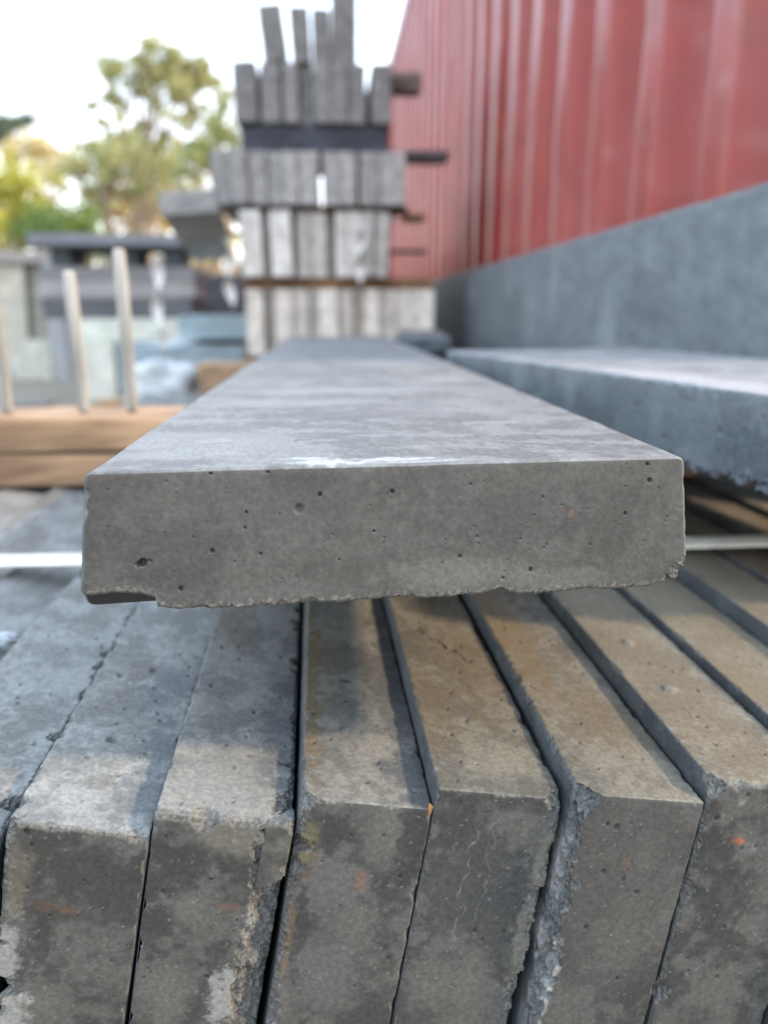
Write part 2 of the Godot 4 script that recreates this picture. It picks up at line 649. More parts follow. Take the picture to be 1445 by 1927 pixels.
# ---------------------------------------------------------------- sleepers on edge, leaning, under the main slab
func lower_layer() -> void:
	var xs := steps(0.0488, 0.0005)
	var yv := steps(0.104, 0.0006)
	var ys := PackedFloat32Array([0.0, 0.004, 0.02, 0.05, 0.08])
	for i in range(yv.size() - 1, -1, -1):
		ys.append(0.2 - yv[i])
	var zs := steps(1.5, 0.0006, 1.011, 0.03)
	var ysf := PackedFloat32Array([0.0, 0.02, 0.1, 0.15])   # sides: fine near the top only
	for i in range(yv.size() - 1, -1, -1):
		if yv[i] < 0.03:
			ysf.append(0.2 - yv[i])
	# left top corner x, its height, front z, lean in degrees
	var at := [
		[-0.3700, 0.2800, -0.240, 11.0], [-0.3182, 0.2790, -0.236, 11.2], [-0.2672, 0.2795, -0.243, 11.2], [-0.2165, 0.2775, -0.238, 11.0],
		[-0.1662, 0.2790, -0.236, 11.2],
		[-0.1137, 0.2795, -0.2395, 10.8], [-0.0633, 0.2800, -0.2405, 10.2], [-0.0122, 0.2805, -0.2440, 9.3], [0.0378, 0.2812, -0.2450, 9.0],
		[0.0890, 0.2800, -0.2400, 8.2], [0.1398, 0.2815, -0.2414, 7.4], [0.1905, 0.2795, -0.238, 7.2], [0.2412, 0.2830, -0.242, 7.0], [0.2920, 0.2790, -0.240, 6.8], [0.3428, 0.2805, -0.24, 6.8], [0.3935, 0.28, -0.24, 6.8]]
	var labels := [
		"grey concrete sleeper on edge at the far left end of the lower layer",
		"grey concrete sleeper on edge, second from the left end of the lower layer",
		"grey concrete sleeper on edge, third from the left end of the lower layer",
		"smooth grey sleeper on edge, fourth from the left end of the lower layer",
		"ragged blue grey sleeper on edge, just left of the white stained one",
		"sleeper on edge with white stain down its left front edge",
		"sleeper on edge with a cracked right front corner and blotchy dark end",
		"pale blotched sleeper on edge with ochre stain, right of the cracked one",
		"dark ended sleeper on edge with thin pale veins on its end",
		"brown topped sleeper on edge with a broken bluish left front edge",
		"sleeper on edge with a bright orange rust patch on its end",
		"pale topped sleeper on edge just right of the rust patched one",
		"sleeper on edge just below the tan strap's right half",
		"brown sleeper on edge in the gap under the right hand slab",
		"shaded brown sleeper on edge deep under the right hand slab",
		"last sleeper on edge at the right, in front of the tall grey panel"]
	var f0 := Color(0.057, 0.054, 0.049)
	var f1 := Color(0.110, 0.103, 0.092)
	var brown := Color(0.185, 0.145, 0.095)
	var tan := Color(0.20, 0.16, 0.11)
	var white := Color(0.34, 0.33, 0.30)
	var rust := Color(0.26, 0.115, 0.06)
	var cold := Color(0.10, 0.115, 0.125)
	for i in at.size():
		var b := Block.new()
		b.w = 0.0488
		b.seed = 100 + i * 17
		b.r = 0.0010
		var k := i - 4
		var warm := clampf((i - 5) / 3.0, 0.0, 1.0)  # left tops get paler tones to offset the slab's shadow there
		b.tones = tones(f0, f1, Color(0.21, 0.21, 0.204).lerp(Color(0.13, 0.122, 0.105), warm), Color(0.32, 0.317, 0.305).lerp(Color(0.225, 0.205, 0.165), warm), Color(0.075, 0.085, 0.09), Color(0.11, 0.122, 0.127))  # skylight tint is put into the blue-grey side tones
		var P := b.patches
		# dirt lies unevenly over the tops
		rng.seed = 900 + i
		for q in 7:
			var zz := rng.randf_range(0.02, 0.5)
			P.append([1, rng.randf_range(0.0, 0.04), zz, rng.randf_range(0.008, 0.022), rng.randf_range(0.02, 0.09), brown if rng.randf() < warm else Color(0.19, 0.175, 0.155), rng.randf_range(0.25, 0.6), 0.7])
		for q in 26:
			b.pores.append([1, rng.randf_range(0.004, 0.045), rng.randf_range(0.004, 0.24), rng.randf_range(0.0005, 0.0013), 0.0011])
		for q in 12:
			b.pores.append([0, rng.randf_range(0.003, 0.046), rng.randf_range(0.11, 0.197), 0.00035 + 0.0009 * pow(rng.randf(), 3.0), 0.0009])
		for q in 60:
			b.pores.append([0, rng.randf_range(0.002, 0.047), rng.randf_range(0.11, 0.199), rng.randf_range(0.0003, 0.0006), -0.00005])
		# blotches on the ends
		for q in 6:
			P.append([0, rng.randf_range(0.0, 0.05), rng.randf_range(0.11, 0.2), rng.randf_range(0.006, 0.016), rng.randf_range(0.008, 0.022), Color(0.135, 0.127, 0.112) if q % 2 else Color(0.047, 0.045, 0.042), 0.75, 0.8])
		match k:
			0:
				b.e_tr = Vector2(0.002, 0.005)
			1:
				b.e_ft = Vector2(0.0016, 0.0018)
				b.e_fl = Vector2(0.002, 0.006)
				b.e_tl = Vector2(0.0010, 0.0035)
				b.cuts = [[Vector3(0.0045, 0.2, -0.002), Vector3(-0.6, 0.45, 0.66).normalized(), 0.0016, 0.0, Vector3.ZERO]]
				P.append([0, 0.002, 0.145, 0.010, 0.022, white, 0.8, 0.7])
				P.append([0, 0.005, 0.118, 0.013, 0.022, white, 0.85, 0.8])
				P.append([0, 0.003, 0.178, 0.008, 0.02, Color(0.16, 0.135, 0.10), 0.7, 0.6])
				P.append([0, 0.017, 0.167, 0.006, 0.0018, rust, 0.22, 1.8])
				P.append([0, 0.025, 0.1665, 0.004, 0.002, rust, 0.25, 1.8])
				P.append([1, 0.038, 0.10, 0.012, 0.05, Color(0.17, 0.185, 0.20), 0.5, 0.9])  # shadow of the right neighbour painted as bluish patches, here and next
				P.append([1, 0.040, 0.03, 0.012, 0.03, Color(0.17, 0.185, 0.20), 0.5, 0.9])
				b.pores.append([1, 0.022, 0.058, 0.0026, 0.0018])
				b.pores.append([1, 0.026, 0.125, 0.0022, 0.0016])
				b.pores.append([1, 0.012, 0.115, 0.002, 0.0016])
				b.pores.append([1, 0.030, 0.034, 0.0014, 0.0014])
			2:
				b.e_ft = Vector2(0.003, 0.003)
				b.deep_fr = 0.0125
				b.deep_from = -1.0
				b.e_fr = Vector2(0.001, 0.002)
				b.e_tr = Vector2(0.002, 0.006)
				b.cuts = [[Vector3(0.044, 0.2, -0.02), Vector3(0.55, 0.8, 0.25).normalized(), 0.0016, 0.012, Vector3(0.048, 0.198, -0.018)],
					[Vector3(0.003, 0.1985, 0), Vector3(-0.4, 0.75, 0.5).normalized(), 0.001, 0.006, Vector3(0.002, 0.2, 0)]]
				P.append([0, 0.030, 0.192, 0.02, 0.008, Color(0.17, 0.155, 0.125), 0.85, 0.6])
				P.append([0, 0.040, 0.155, 0.004, 0.014, white, 0.8, 0.8])
				P.append([0, 0.033, 0.125, 0.006, 0.018, white, 0.8, 0.9])
				P.append([0, 0.012, 0.178, 0.016, 0.014, Color(0.05, 0.05, 0.05), 0.9, 0.6])
				P.append([0, 0.03, 0.163, 0.006, 0.002, Color(0.16, 0.09, 0.06), 0.6, 0.9])
				P.append([1, 0.02, 0.02, 0.022, 0.025, Color(0.26, 0.26, 0.25), 0.7, 0.6])
				P.append([1, 0.042, 0.07, 0.010, 0.07, Color(0.12, 0.13, 0.14), 0.5, 0.8])  # shade of the next sleeper painted along this right side
			3:
				b.e_fl = Vector2(0.003, 0.004)
				b.e_tl = Vector2(0.0014, 0.0014)
				b.cuts = [[Vector3(0.0075, 0.2, -0.001), Vector3(-0.55, 0.5, 0.66).normalized(), 0.0010, 0.0, Vector3.ZERO]]
				P.append([1, 0.004, 0.10, 0.006, 0.10, Color(0.19, 0.135, 0.07), 0.7, 0.5])
				P.append([1, 0.042, 0.08, 0.012, 0.12, Color(0.11, 0.112, 0.12), 0.6, 0.7])  # bluish strip paints the shadow from the right neighbour
				P.append([0, 0.017, 0.165, 0.014, 0.016, Color(0.125, 0.122, 0.113), 0.9, 0.8])
				P.append([0, 0.020, 0.125, 0.014, 0.02, Color(0.12, 0.117, 0.108), 0.9, 0.8])
				P.append([0, 0.004, 0.182, 0.006, 0.012, Color(0.16, 0.135, 0.075), 0.8, 0.5])
				P.append([0, 0.027, 0.1675, 0.0016, 0.004, rust, 0.35, 1.4])
				P.append([0, 0.007, 0.168, 0.002, 0.004, rust, 0.22, 1.4])
				P.append([0, 0.002, 0.14, 0.003, 0.03, Color(0.20, 0.13, 0.07), 0.6, 0.7])
				b.pores.append([1, 0.019, 0.098, 0.003, 0.0028])
				b.pores.append([1, 0.021, 0.0975, 0.002, 0.002])
			4:
				b.e_fr = Vector2(0.002, 0.006)
				b.deep_fr = 0.0035
				b.deep_from = -1.0
				b.e_tr = Vector2(0.0012, 0.002)
				b.cuts = [[Vector3(0.040, 0.2, -0.001), Vector3(0.62, 0.5, 0.6).normalized(), 0.0014, 0.0, Vector3.ZERO]]
				P.append([0, 0.018, 0.16, 0.030, 0.04, Color(0.056, 0.057, 0.057), 0.8, 0.5])
				var vn := noise(8, 0.11, 4)
				for q in 110:
					b.pores.append([0, 0.017 + 0.004 * vn.get_noise_2d(q * 0.4, 3.0), 0.187 - q * 0.00055, 0.00028, -0.00002])
					if q < 80:
						b.pores.append([0, 0.0245 + 0.004 * vn.get_noise_2d(q * 0.4, 90.0), 0.189 - q * 0.0006, 0.00028, -0.00002])
				for q in 40:
					b.pores.append([1, 0.012 + q * 0.0006, 0.150 - q * 0.0009 + 0.002 * sin(q * 0.5), 0.0009, 0.0012])
				P.append([0, 0.045, 0.15, 0.004, 0.05, Color(0.20, 0.185, 0.15), 0.7, 0.9])
				P.append([1, 0.03, 0.12, 0.02, 0.08, brown, 0.5, 0.8])
			5:
				b.e_fl = Vector2(0.003, 0.004)
				b.e_tl = Vector2(0.002, 0.0018)
				b.deep_fl = 0.0065
				b.deep_from = -1.0
				b.fresh_tone = Color(0.135, 0.14, 0.14)
				b.cuts = [[Vector3(0.0075, 0.2, -0.001), Vector3(-0.6, 0.42, 0.66).normalized(), 0.0014, 0.0, Vector3.ZERO]]
				P.append([1, 0.010, 0.16, 0.014, 0.14, Color(0.225, 0.17, 0.105), 0.7, 0.6])
				P.append([1, 0.03, 0.06, 0.02, 0.04, tan, 0.6, 0.8])
				P.append([0, 0.0245, 0.1725, 0.002, 0.0034, rust, 0.7, 1.0])
				P.append([0, 0.025, 0.16, 0.03, 0.06, Color(0.095, 0.09, 0.08), 0.7, 0.4])
				P.append([0, 0.004, 0.115, 0.004, 0.02, Color(0.42, 0.41, 0.38), 0.8, 0.8])
				b.pores.append([0, 0.017, 0.187, 0.0013, 0.0012])
				for q in 4:
					P.append([2, rng.randf_range(0.0, 0.02), rng.randf_range(0.12, 0.19), 0.01, 0.01, Color(0.42, 0.41, 0.39), 0.6, 0.9])
			6:
				b.e_fl = Vector2(0.0018, 0.003)
				b.e_ft = Vector2(0.0014, 0.002)
				b.cuts = [[Vector3(0.0062, 0.2, -0.001), Vector3(-0.6, 0.5, 0.62).normalized(), 0.0014, 0.0, Vector3.ZERO]]
				P.append([0, 0.017, 0.176, 0.004, 0.003, Color(0.50, 0.13, 0.05), 0.9, 0.9])
				P.append([0, 0.021, 0.173, 0.005, 0.004, Color(0.2, 0.19, 0.18), 0.6, 0.8])
				P.append([0, 0.013, 0.192, 0.003, 0.003, Color(0.24, 0.22, 0.19), 0.8, 0.9])
				P.append([1, 0.02, 0.10, 0.03, 0.16, tan, 0.75, 0.5])
				b.pores.append([1, 0.018, 0.075, 0.0035, -0.002])
				b.pores.append([1, 0.020, 0.128, 0.0035, -0.002])
				b.pores.append([1, 0.0215, 0.076, 0.002, -0.001])
			_:
				if i > 10:
					P.append([1, 0.025, 0.18, 0.04, 0.25, tan if i < 13 else Color(0.17, 0.115, 0.07), 0.7, 0.4])
		var mesh: ArrayMesh
		if i >= 4 and i <= 11:
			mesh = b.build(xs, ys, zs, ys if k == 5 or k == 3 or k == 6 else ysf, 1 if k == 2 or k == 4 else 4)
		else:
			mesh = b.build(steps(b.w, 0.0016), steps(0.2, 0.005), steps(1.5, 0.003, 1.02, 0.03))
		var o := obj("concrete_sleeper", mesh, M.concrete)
		var lean := deg_to_rad(at[i][3])
		var bs := Basis(Vector3.UP, deg_to_rad(0.9)) * Basis(Vector3.BACK, -lean)
		o.basis = bs
		o.position = Vector3(at[i][0], at[i][1], at[i][2]) - bs * Vector3(0, 0.2, 0)
		tag(o, labels[i], "concrete sleeper", "sleepers on edge in the lower layer")
	var fb := Block.new()
	fb.w = 0.0106
	fb.h = 0.0285
	fb.l = 0.0106
	fb.r = 0.0008
	fb.seed = 333
	fb.fresh_tone = Color(0.15, 0.14, 0.12)
	fb.tones = tones(Color(0.075, 0.071, 0.064), Color(0.135, 0.124, 0.10), Color(0.1, 0.11, 0.12), Color(0.15, 0.16, 0.17), f0, f1)
	fb.e_ft = Vector2(0.002, 0.003)
	fb.e_fr = Vector2(0.0008, 0.002)
	fb.cuts = [[Vector3(0.0, 0.0, 0.0), Vector3(-1, 0, -1).normalized(), 0.0004, 0.0, Vector3.ZERO], [Vector3(0.006, 0.003, 0.0), Vector3(0.55, -0.8, 0.2).normalized(), 0.0012, 0.0, Vector3.ZERO]]
	fb.cuts[0][0] = Vector3(0.0, 0.0, -0.0002)
	var fo := obj("concrete_fragment", fb.build(steps(fb.w, 0.0004), steps(fb.h, 0.0005), steps(fb.l, 0.0004), PackedFloat32Array(), 1), M.concrete)
	var fbs := Basis(Vector3.UP, deg_to_rad(0.9)) * Basis(Vector3.BACK, -deg_to_rad(10.2 + 0.5))
	fo.basis = fbs
	fo.position = Vector3(-0.0633, 0.28, -0.2405) + Basis(Vector3.UP, deg_to_rad(0.9)) * Basis(Vector3.BACK, -deg_to_rad(10.2)) * Vector3(0.0386, -0.0285, -0.0004)
	tag(fo, "broken corner piece split off the cracked sleeper by a dark crack", "concrete fragment")
	var lo := obj("dry_leaf", leaf_chip(), M.leaf)
	lo.position = Vector3(0.0347, 0.2715, -0.2455)
	lo.rotation = Vector3(0.1, 0.4, -0.15)
	tag(lo, "tiny dry brown leaf caught in the gap left of the dark ended sleeper", "leaf")
	var wl := obj("mortar_lump", chunk(Vector3(0.011, 0.0035, 0.007), 71, Color(0.46, 0.49, 0.52)), M.concrete)
	wl.position = Vector3(-0.181, 0.2772, -0.402)
	tag(wl, "white mortar lump on the shaded sleeper at the far left, below the white strap", "mortar lump")

func leaf_chip() -> ArrayMesh:
	var s := Soup.new()
	var c := Color(0.36, 0.17, 0.07)
	s.quad(Vector3(-0.0011, 0.004, 0), Vector3(-0.0009, -0.002, 0.0004), Vector3(0.0004, -0.004, 0), Vector3(0.0011, 0.002, 0.0003), c)
	return s.mesh()

func chunk(half: Vector3, sd: int, col := Color(0.12, 0.118, 0.112)) -> ArrayMesh:
	var n := noise(sd, 0.9, 4)
	var st := SurfaceTool.new()
	st.begin(Mesh.PRIMITIVE_TRIANGLES)
	var nu := 28
	var nv := 16
	for j in nv + 1:
		for i in nu + 1:
			var a := TAU * (i % nu) / nu
			var b := PI * j / nv - PI / 2
			var d := Vector3(cos(a) * cos(b), sin(b), sin(a) * cos(b))
			var k := 0.85 + 0.45 * n.get_noise_3dv(d * 1.3) + 0.12 * n.get_noise_3dv(d * 6.0)
			# flatten into facets
			var m := maxf(absf(d.x), maxf(absf(d.y), absf(d.z)))
			d = d.lerp(d / m, 0.55) * k
			st.set_color(col * (1.0 + 0.5 * n.get_noise_3dv(d * 4.0)))
			st.add_vertex(d * half)
	for j in nv:
		for i in nu:
			var a := j * (nu + 1) + i
			for q in [a, a + nu + 2, a + nu + 1, a, a + 1, a + nu + 2]:
				st.add_index(q)
	st.generate_normals()
	return st.commit()

# ---------------------------------------------------------------- timber
func timber(size: Vector3, sd: int, c0: Color, c1: Color) -> ArrayMesh:   # long in x
	var b := Block.new()
	b.w = size.x
	b.h = size.y
	b.l = size.z
	b.r = minf(0.004, size.y * 0.2)
	b.rz = b.r
	b.wave = 0.0012
	b.seed = sd
	b.rough = 0.1
	b.fresh_mix = 0.0
	b.patches = [[0, size.x * 0.25, size.y * 0.3, 0.08, size.y * 0.5, c0 * 0.6, 0.6, 0.9], [0, size.x * 0.42, size.y * 0.8, 0.05, size.y * 0.4, c1 * 1.25, 0.5, 0.9], [0, size.x * 0.7, size.y * 0.4, 0.1, size.y * 0.4, c0 * 0.7, 0.5, 0.9]]
	b.tones = tones(c0, c1, c0 * 1.05, c1 * 1.05, c0, c1)
	return b.build(ends(size.x, 0.002, maxi(4, int(size.x / 0.03))), ends(size.y, b.r, 5), ends(size.z, b.r, 5), PackedFloat32Array(), 1)

func bearers() -> void:
	var o0 := Color(0.29, 0.175, 0.10)
	var o1 := Color(0.44, 0.28, 0.165)
	var a := obj("timber_bearer", timber(Vector3(0.62, 0.0335, 0.095), 201, o0 * 0.9, o1 * 0.9), M.wood)
	a.position = Vector3(-0.48, 0.2805, -0.775)
	tag(a, "lower orange brown timber bearer lying across the sleepers at left", "timber bearer", "timber bearers under the slab")
	var c := obj("timber_bearer", timber(Vector3(0.80, 0.0345, 0.095), 202, o0 * 1.05, o1 * 1.15), M.wood)
	c.position = Vector3(-0.50, 0.3160, -0.772)
	tag(c, "upper orange brown timber bearer under the slab, three stakes standing on it", "timber bearer", "timber bearers under the slab")
	var a2 := obj("timber_bearer", timber(Vector3(0.25, 0.0345, 0.095), 206, o0, o1), M.wood)
	a2.position = Vector3(0.142, 0.2805, -0.776)
	tag(a2, "short timber block packed under the right end of the upper bearer", "timber bearer", "timber bearers under the slab")
	var d := obj("timber_bearer", timber(Vector3(0.66, 0.068, 0.09), 203, o0, o1 * 1.1), M.wood)
	d.position = Vector3(-0.262, 0.2815, -1.60)
	tag(d, "single thick orange timber bearer under the far end of the slab", "timber bearer", "timber bearers under the slab")
	for z in [-0.42, -1.45]:
		var e := obj("timber_bearer", timber(Vector3(0.95, 0.069, 0.09), 204 + int(z * 10), o0 * 0.8, o1 * 0.8), M.wood)
		e.position = Vector3(-0.47, 0.0, z)
		tag(e, "ground timber under the lower layer near its %s end" % ("front" if z > -1.0 else "back"), "timber bearer", "timber bearers on the ground")

# ---------------------------------------------------------------- the slab in focus
func main_slab() -> void:
	var b := Block.new()
	b.w = 0.2185
	b.h = 0.0490
	b.l = 1.49
	b.r = 0.0030
	b.draft = 0.006
	b.skew = tan(deg_to_rad(3.8))
	b.wave = 0.0004
	b.seed = 31
	b.streak = 1.6
	b.e_ft = Vector2(0.0005, 0.0003)
	b.e_fl = Vector2(0.0004, 0.0010)
	b.e_fr = Vector2(0.0005, 0.0010)
	b.e_fb = Vector2(0.0003, 0.0016)
	b.e_tl = Vector2(0.0006, 0.0010)
	b.e_tr = Vector2(0.0010, 0.0006)
	b.fresh_tone = Color(0.17, 0.16, 0.14)
	b.tones = tones(Color(0.076, 0.071, 0.063), Color(0.104, 0.098, 0.088), Color(0.155, 0.156, 0.155), Color(0.245, 0.246, 0.243), Color(0.11, 0.12, 0.125), Color(0.15, 0.16, 0.162))  # side tones hold a painted skylight blue
	var cv := Curve.new()
	cv.min_value = -0.01
	cv.max_value = 0.02
	for q in [[0.0, 0.0062], [0.05, 0.0072], [0.095, 0.0060], [0.112, 0.0046], [0.117, 0.0012], [0.15, -0.0002], [0.28, 0.0], [0.42, -0.0003], [0.5, 0.0006], [0.54, -0.0006], [0.63, -0.0003], [0.665, 0.0014], [0.70, -0.0006], [0.8, -0.0006], [0.93, -0.0003], [0.955, 0.0012], [1.0, 0.003]]:
		cv.add_point(Vector2(q[0], q[1]), 0, 0, Curve.TANGENT_LINEAR, Curve.TANGENT_LINEAR)
	b.low_edge = cv
	b.cuts = [[Vector3(0.2112, 0.0, -0.0025), Vector3(0.60, -0.58, 0.55).normalized(), 0.0022, 0.0, Vector3.ZERO],
		[Vector3(0.0, 0.034, -0.001), Vector3(-0.75, 0.05, 0.66).normalized(), 0.0006, 0.0052, Vector3(0.0005, 0.0375, 0.0005)]]
	var P := b.pores
	var known := PackedFloat32Array([0.0201, 0.0175, 1.5, 0.0731, 0.0343, 1.9, 0.0804, 0.0391, 0.8, 0.1063, 0.0393, 0.8, 0.0434, 0.0206, 0.8, 0.0331, 0.0076, 0.9, 0.0600, 0.0188, 0.6, 0.0548, 0.0337, 0.6, 0.0545, 0.0283, 0.6,
		0.0620, 0.0475, 0.6, 0.0423, 0.0475, 0.7, 0.0998, 0.0253, 0.5, 0.0875, 0.0156, 0.5, 0.0368, 0.0258, 0.4, 0.0223, 0.0182, 0.5, 0.0664, 0.0327, 0.4, 0.1351, 0.0411, 0.5, 0.1625, 0.0356, 0.5, 0.1312, 0.0148, 0.7, 0.1576, 0.0088, 0.8,
		0.1472, 0.0054, 0.7, 0.1376, 0.0219, 0.5, 0.2042, 0.0405, 0.9, 0.2035, 0.0465, 0.8, 0.1944, 0.0284, 0.7, 0.0996, 0.0254, 0.4, 0.1037, 0.0229, 0.4, 0.1537, 0.0204, 0.45, 0.1628, 0.0167, 0.45, 0.1804, 0.0171, 0.45, 0.0185, 0.0168, 1.0])
	for i in range(0, known.size(), 3):
		var rr := known[i + 2] * 0.001
		P.append([0, known[i], known[i + 1], rr, 0.0007 if rr > 0.0018 else rr * 1.6])
	rng.seed = 77
	for i in 45:
		P.append([0, rng.randf_range(0.004, 0.212), rng.randf_range(0.006, 0.047), rng.randf_range(0.00022, 0.00042), 0.0006])
	for q in [[0.09, 0.098, 0.0016], [0.15, 0.10, 0.0018], [0.105, 0.058, 0.0014], [0.07, 0.055, 0.0012], [0.135, 0.045, 0.0015], [0.125, 0.20, 0.004], [0.17, 0.085, 0.0012], [0.08, 0.32, 0.005]]:
		P.append([1, q[0], q[1], q[2], 0.0012])
	# a hair crack that arches over a rust fleck
	var wob := noise(9, 220.0, 3)
	for i in 44:
		var a := i / 43.0
		var cx := lerpf(0.1670, 0.1765, a / 0.68) if a < 0.68 else lerpf(0.1765, 0.1800, (a - 0.68) / 0.32)
		var cy := lerpf(0.0225, 0.0300, a / 0.68) if a < 0.68 else lerpf(0.0300, 0.0225, (a - 0.68) / 0.32)
		P.append([0, cx + 0.0006 * wob.get_noise_2d(cx, 1.0), cy + 0.0018 * wob.get_noise_2d(cx, 5.0), 0.00027, 0.00004])
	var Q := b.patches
	# after the notch shade, pale lime bloom low on the end, and at the top edge
	Q.append([4, 0.012, 0.004, 0.020, 0.016, Color(0.028, 0.027, 0.025), 1.0, 0.2])  # near-black shade painted on the underside of the broken notch
	Q.append([0, 0.130, 0.0085, 0.034, 0.0085, Color(0.165, 0.157, 0.138), 0.75, 0.6])
	Q.append([0, 0.165, 0.0050, 0.030, 0.005, Color(0.155, 0.148, 0.13), 0.6, 0.6])
	Q.append([0, 0.060, 0.0040, 0.050, 0.006, Color(0.125, 0.12, 0.11), 0.6, 0.7])
	Q.append([0, 0.055, 0.032, 0.035, 0.012, Color(0.108, 0.103, 0.094), 0.6, 0.8])
	Q.append([0, 0.165, 0.042, 0.05, 0.006, Color(0.115, 0.108, 0.096), 0.4, 0.8])
	Q.append([0, 0.030, 0.020, 0.03, 0.018, Color(0.068, 0.066, 0.062), 0.6, 0.6])
	Q.append([0, 0.150, 0.028, 0.05, 0.016, Color(0.08, 0.077, 0.07), 0.5, 0.6])
	Q.append([0, 0.1735, 0.0295, 0.0013, 0.0022, Color(0.22, 0.12, 0.07), 0.55, 0.6])
	Q.append([0, 0.1775, 0.0285, 0.002, 0.003, Color(0.07, 0.067, 0.062), 0.6, 0.6])
	for q in [[0.084, 0.006, 0.018, 0.0065, 0.95], [0.108, 0.009, 0.022, 0.0045, 0.85], [0.074, 0.014, 0.012, 0.004, 0.8], [0.115, 0.004, 0.03, 0.0022, 0.7]]:
		Q.append([1, q[0], q[1], q[2], q[3], Color(0.50, 0.53, 0.53), q[4], 0.7])
	for q in [[0.10, 0.26, 0.10, 0.02, 0.5], [0.16, 0.15, 0.05, 0.03, 0.35], [0.15, 0.55, 0.06, 0.07, 0.5], [0.06, 0.19, 0.07, 0.02, 0.4], [0.165, 0.095, 0.02, 0.006, 0.5], [0.03, 0.06, 0.04, 0.03, 0.4], [0.18, 0.34, 0.03, 0.03, 0.4], [0.04, 0.03, 0.05, 0.012, 0.3]]:
		Q.append([1, q[0], q[1], q[2], q[3], Color(0.36, 0.37, 0.375), q[4], 0.8])
	for q in [[0.10, 0.14, 0.10, 0.03], [0.08, 0.40, 0.09, 0.08], [0.12, 0.75, 0.1, 0.15], [0.05, 0.10, 0.06, 0.02]]:
		Q.append([1, q[0], q[1], q[2], q[3], Color(0.145, 0.145, 0.145), 0.55, 0.7])
	var zs := steps(b.l, 0.0006, 1.02, 0.02)
	# pale arcs left by a trowel
	for i in 26:
		var x0 := 0.10 + i * 0.0036 + rng.randf_range(-0.001, 0.001)
		for k in 50:
			var t := k / 49.0
			P.append([1, x0 + 0.014 * (1.0 - t) * (1.0 - t) - 0.02 * t * float(i % 3 == 0), 0.004 + 0.05 * t, 0.0005, -0.00003])
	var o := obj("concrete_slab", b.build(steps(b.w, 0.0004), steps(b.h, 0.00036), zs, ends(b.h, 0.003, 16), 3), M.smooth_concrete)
	o.position = Vector3(-0.0850, 0.351, -0.250)
	tag(o, "long smooth grey concrete slab lying flat with a ragged lower front edge", "concrete slab")

func right_slabs() -> void:
	var b := Block.new()
	b.w = 0.25
	b.h = 0.056
	b.l = 0.56
	b.r = 0.003
	b.wave = 0.001
	b.seed = 41
	b.e_fl = Vector2(0.008, 0.02)
	b.e_tl = Vector2(0.0012, 0.002)
	b.tones = tones(Color(0.12, 0.14, 0.16), Color(0.18, 0.2, 0.22), Color(0.22, 0.225, 0.23), Color(0.34, 0.345, 0.35), Color(0.125, 0.147, 0.163), Color(0.165, 0.19, 0.208))  # skylight put into the colour: bluish sides, paler top
	b.cuts = [[Vector3(0.0, 0.008, -0.03), Vector3(-0.7, -0.45, 0.6).normalized(), 0.004, 0.04, Vector3(0, 0.0, 0.0)],
		[Vector3(0.0, 0.004, 0.0), Vector3(-0.6, -0.8, 0.0).normalized(), 0.006, 0.0, Vector3.ZERO]]
	b.fresh_tone = Color(0.15, 0.165, 0.19)
	var cv := Curve.new()
	b.patches = [[2, 0.14, 0.028, 0.012, 0.02, Color(0.27, 0.30, 0.32), 0.5, 0.7], [2, 0.26, 0.03, 0.01, 0.03, Color(0.27, 0.30, 0.32), 0.4, 0.7], [2, 0.36, 0.04, 0.02, 0.02, Color(0.3, 0.34, 0.36), 0.5, 0.7],
		[2, 0.10, 0.012, 0.02, 0.014, Color(0.25, 0.28, 0.31), 0.6, 0.8], [2, 0.04, 0.02, 0.03, 0.02, Color(0.10, 0.12, 0.15), 0.7, 0.8],
		[1, 0.02, 0.1, 0.03, 0.2, Color(0.52, 0.52, 0.53), 0.7, 0.6], [1, 0.15, 0.3, 0.1, 0.1, Color(0.33, 0.33, 0.33), 0.4, 0.6]]
	for q in [[0.075, 0.030], [0.13, 0.018], [0.27, 0.045], [0.165, 0.036], [0.32, 0.03], [0.20, 0.012]]:
		b.pores.append([2, q[0], q[1], 0.0016, 0.0018])
	var o := obj("concrete_slab", b.build(steps(b.w, 0.004), steps(b.h, 0.0012), steps(b.l, 0.0014, 1.005, 0.01), PackedFloat32Array(), 2), M.smooth_concrete)
	o.rotation.y = deg_to_rad(11.1)
	o.position = Vector3(0.2475, 0.351, -0.368)
	tag(o, "blue grey concrete slab lying askew at the right, its near end broken", "concrete slab")
	var c := Block.new()
	c.w = 0.115
	c.h = 0.05
	c.l = 0.75
	c.r = 0.003
	c.seed = 43
	c.wave = 0.001
	c.e_fb = Vector2(0.004, 0.02)
	c.e_fl = Vector2(0.004, 0.01)
	c.cuts = [[Vector3(0.07, 0.014, -0.002), Vector3(0.3, -0.6, 0.7).normalized(), 0.004, 0.025, Vector3(0.08, 0.004, 0)]]
	c.fresh_tone = Color(0.11, 0.125, 0.145)
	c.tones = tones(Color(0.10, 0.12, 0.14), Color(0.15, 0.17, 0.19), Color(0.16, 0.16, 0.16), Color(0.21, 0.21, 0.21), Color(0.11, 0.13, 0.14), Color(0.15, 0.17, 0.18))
	var o2 := obj("concrete_slab", c.build(steps(c.w, 0.004), steps(c.h, 0.004), steps(c.l, 0.006, 1.02, 0.03)), M.concrete)
	o2.position = Vector3(0.132, 0.351, -1.56)
	o2.rotation.y = deg_to_rad(-6.0)
	tag(o2, "narrow dark slab with a broken underside behind the askew slab, beside the panel", "concrete slab")

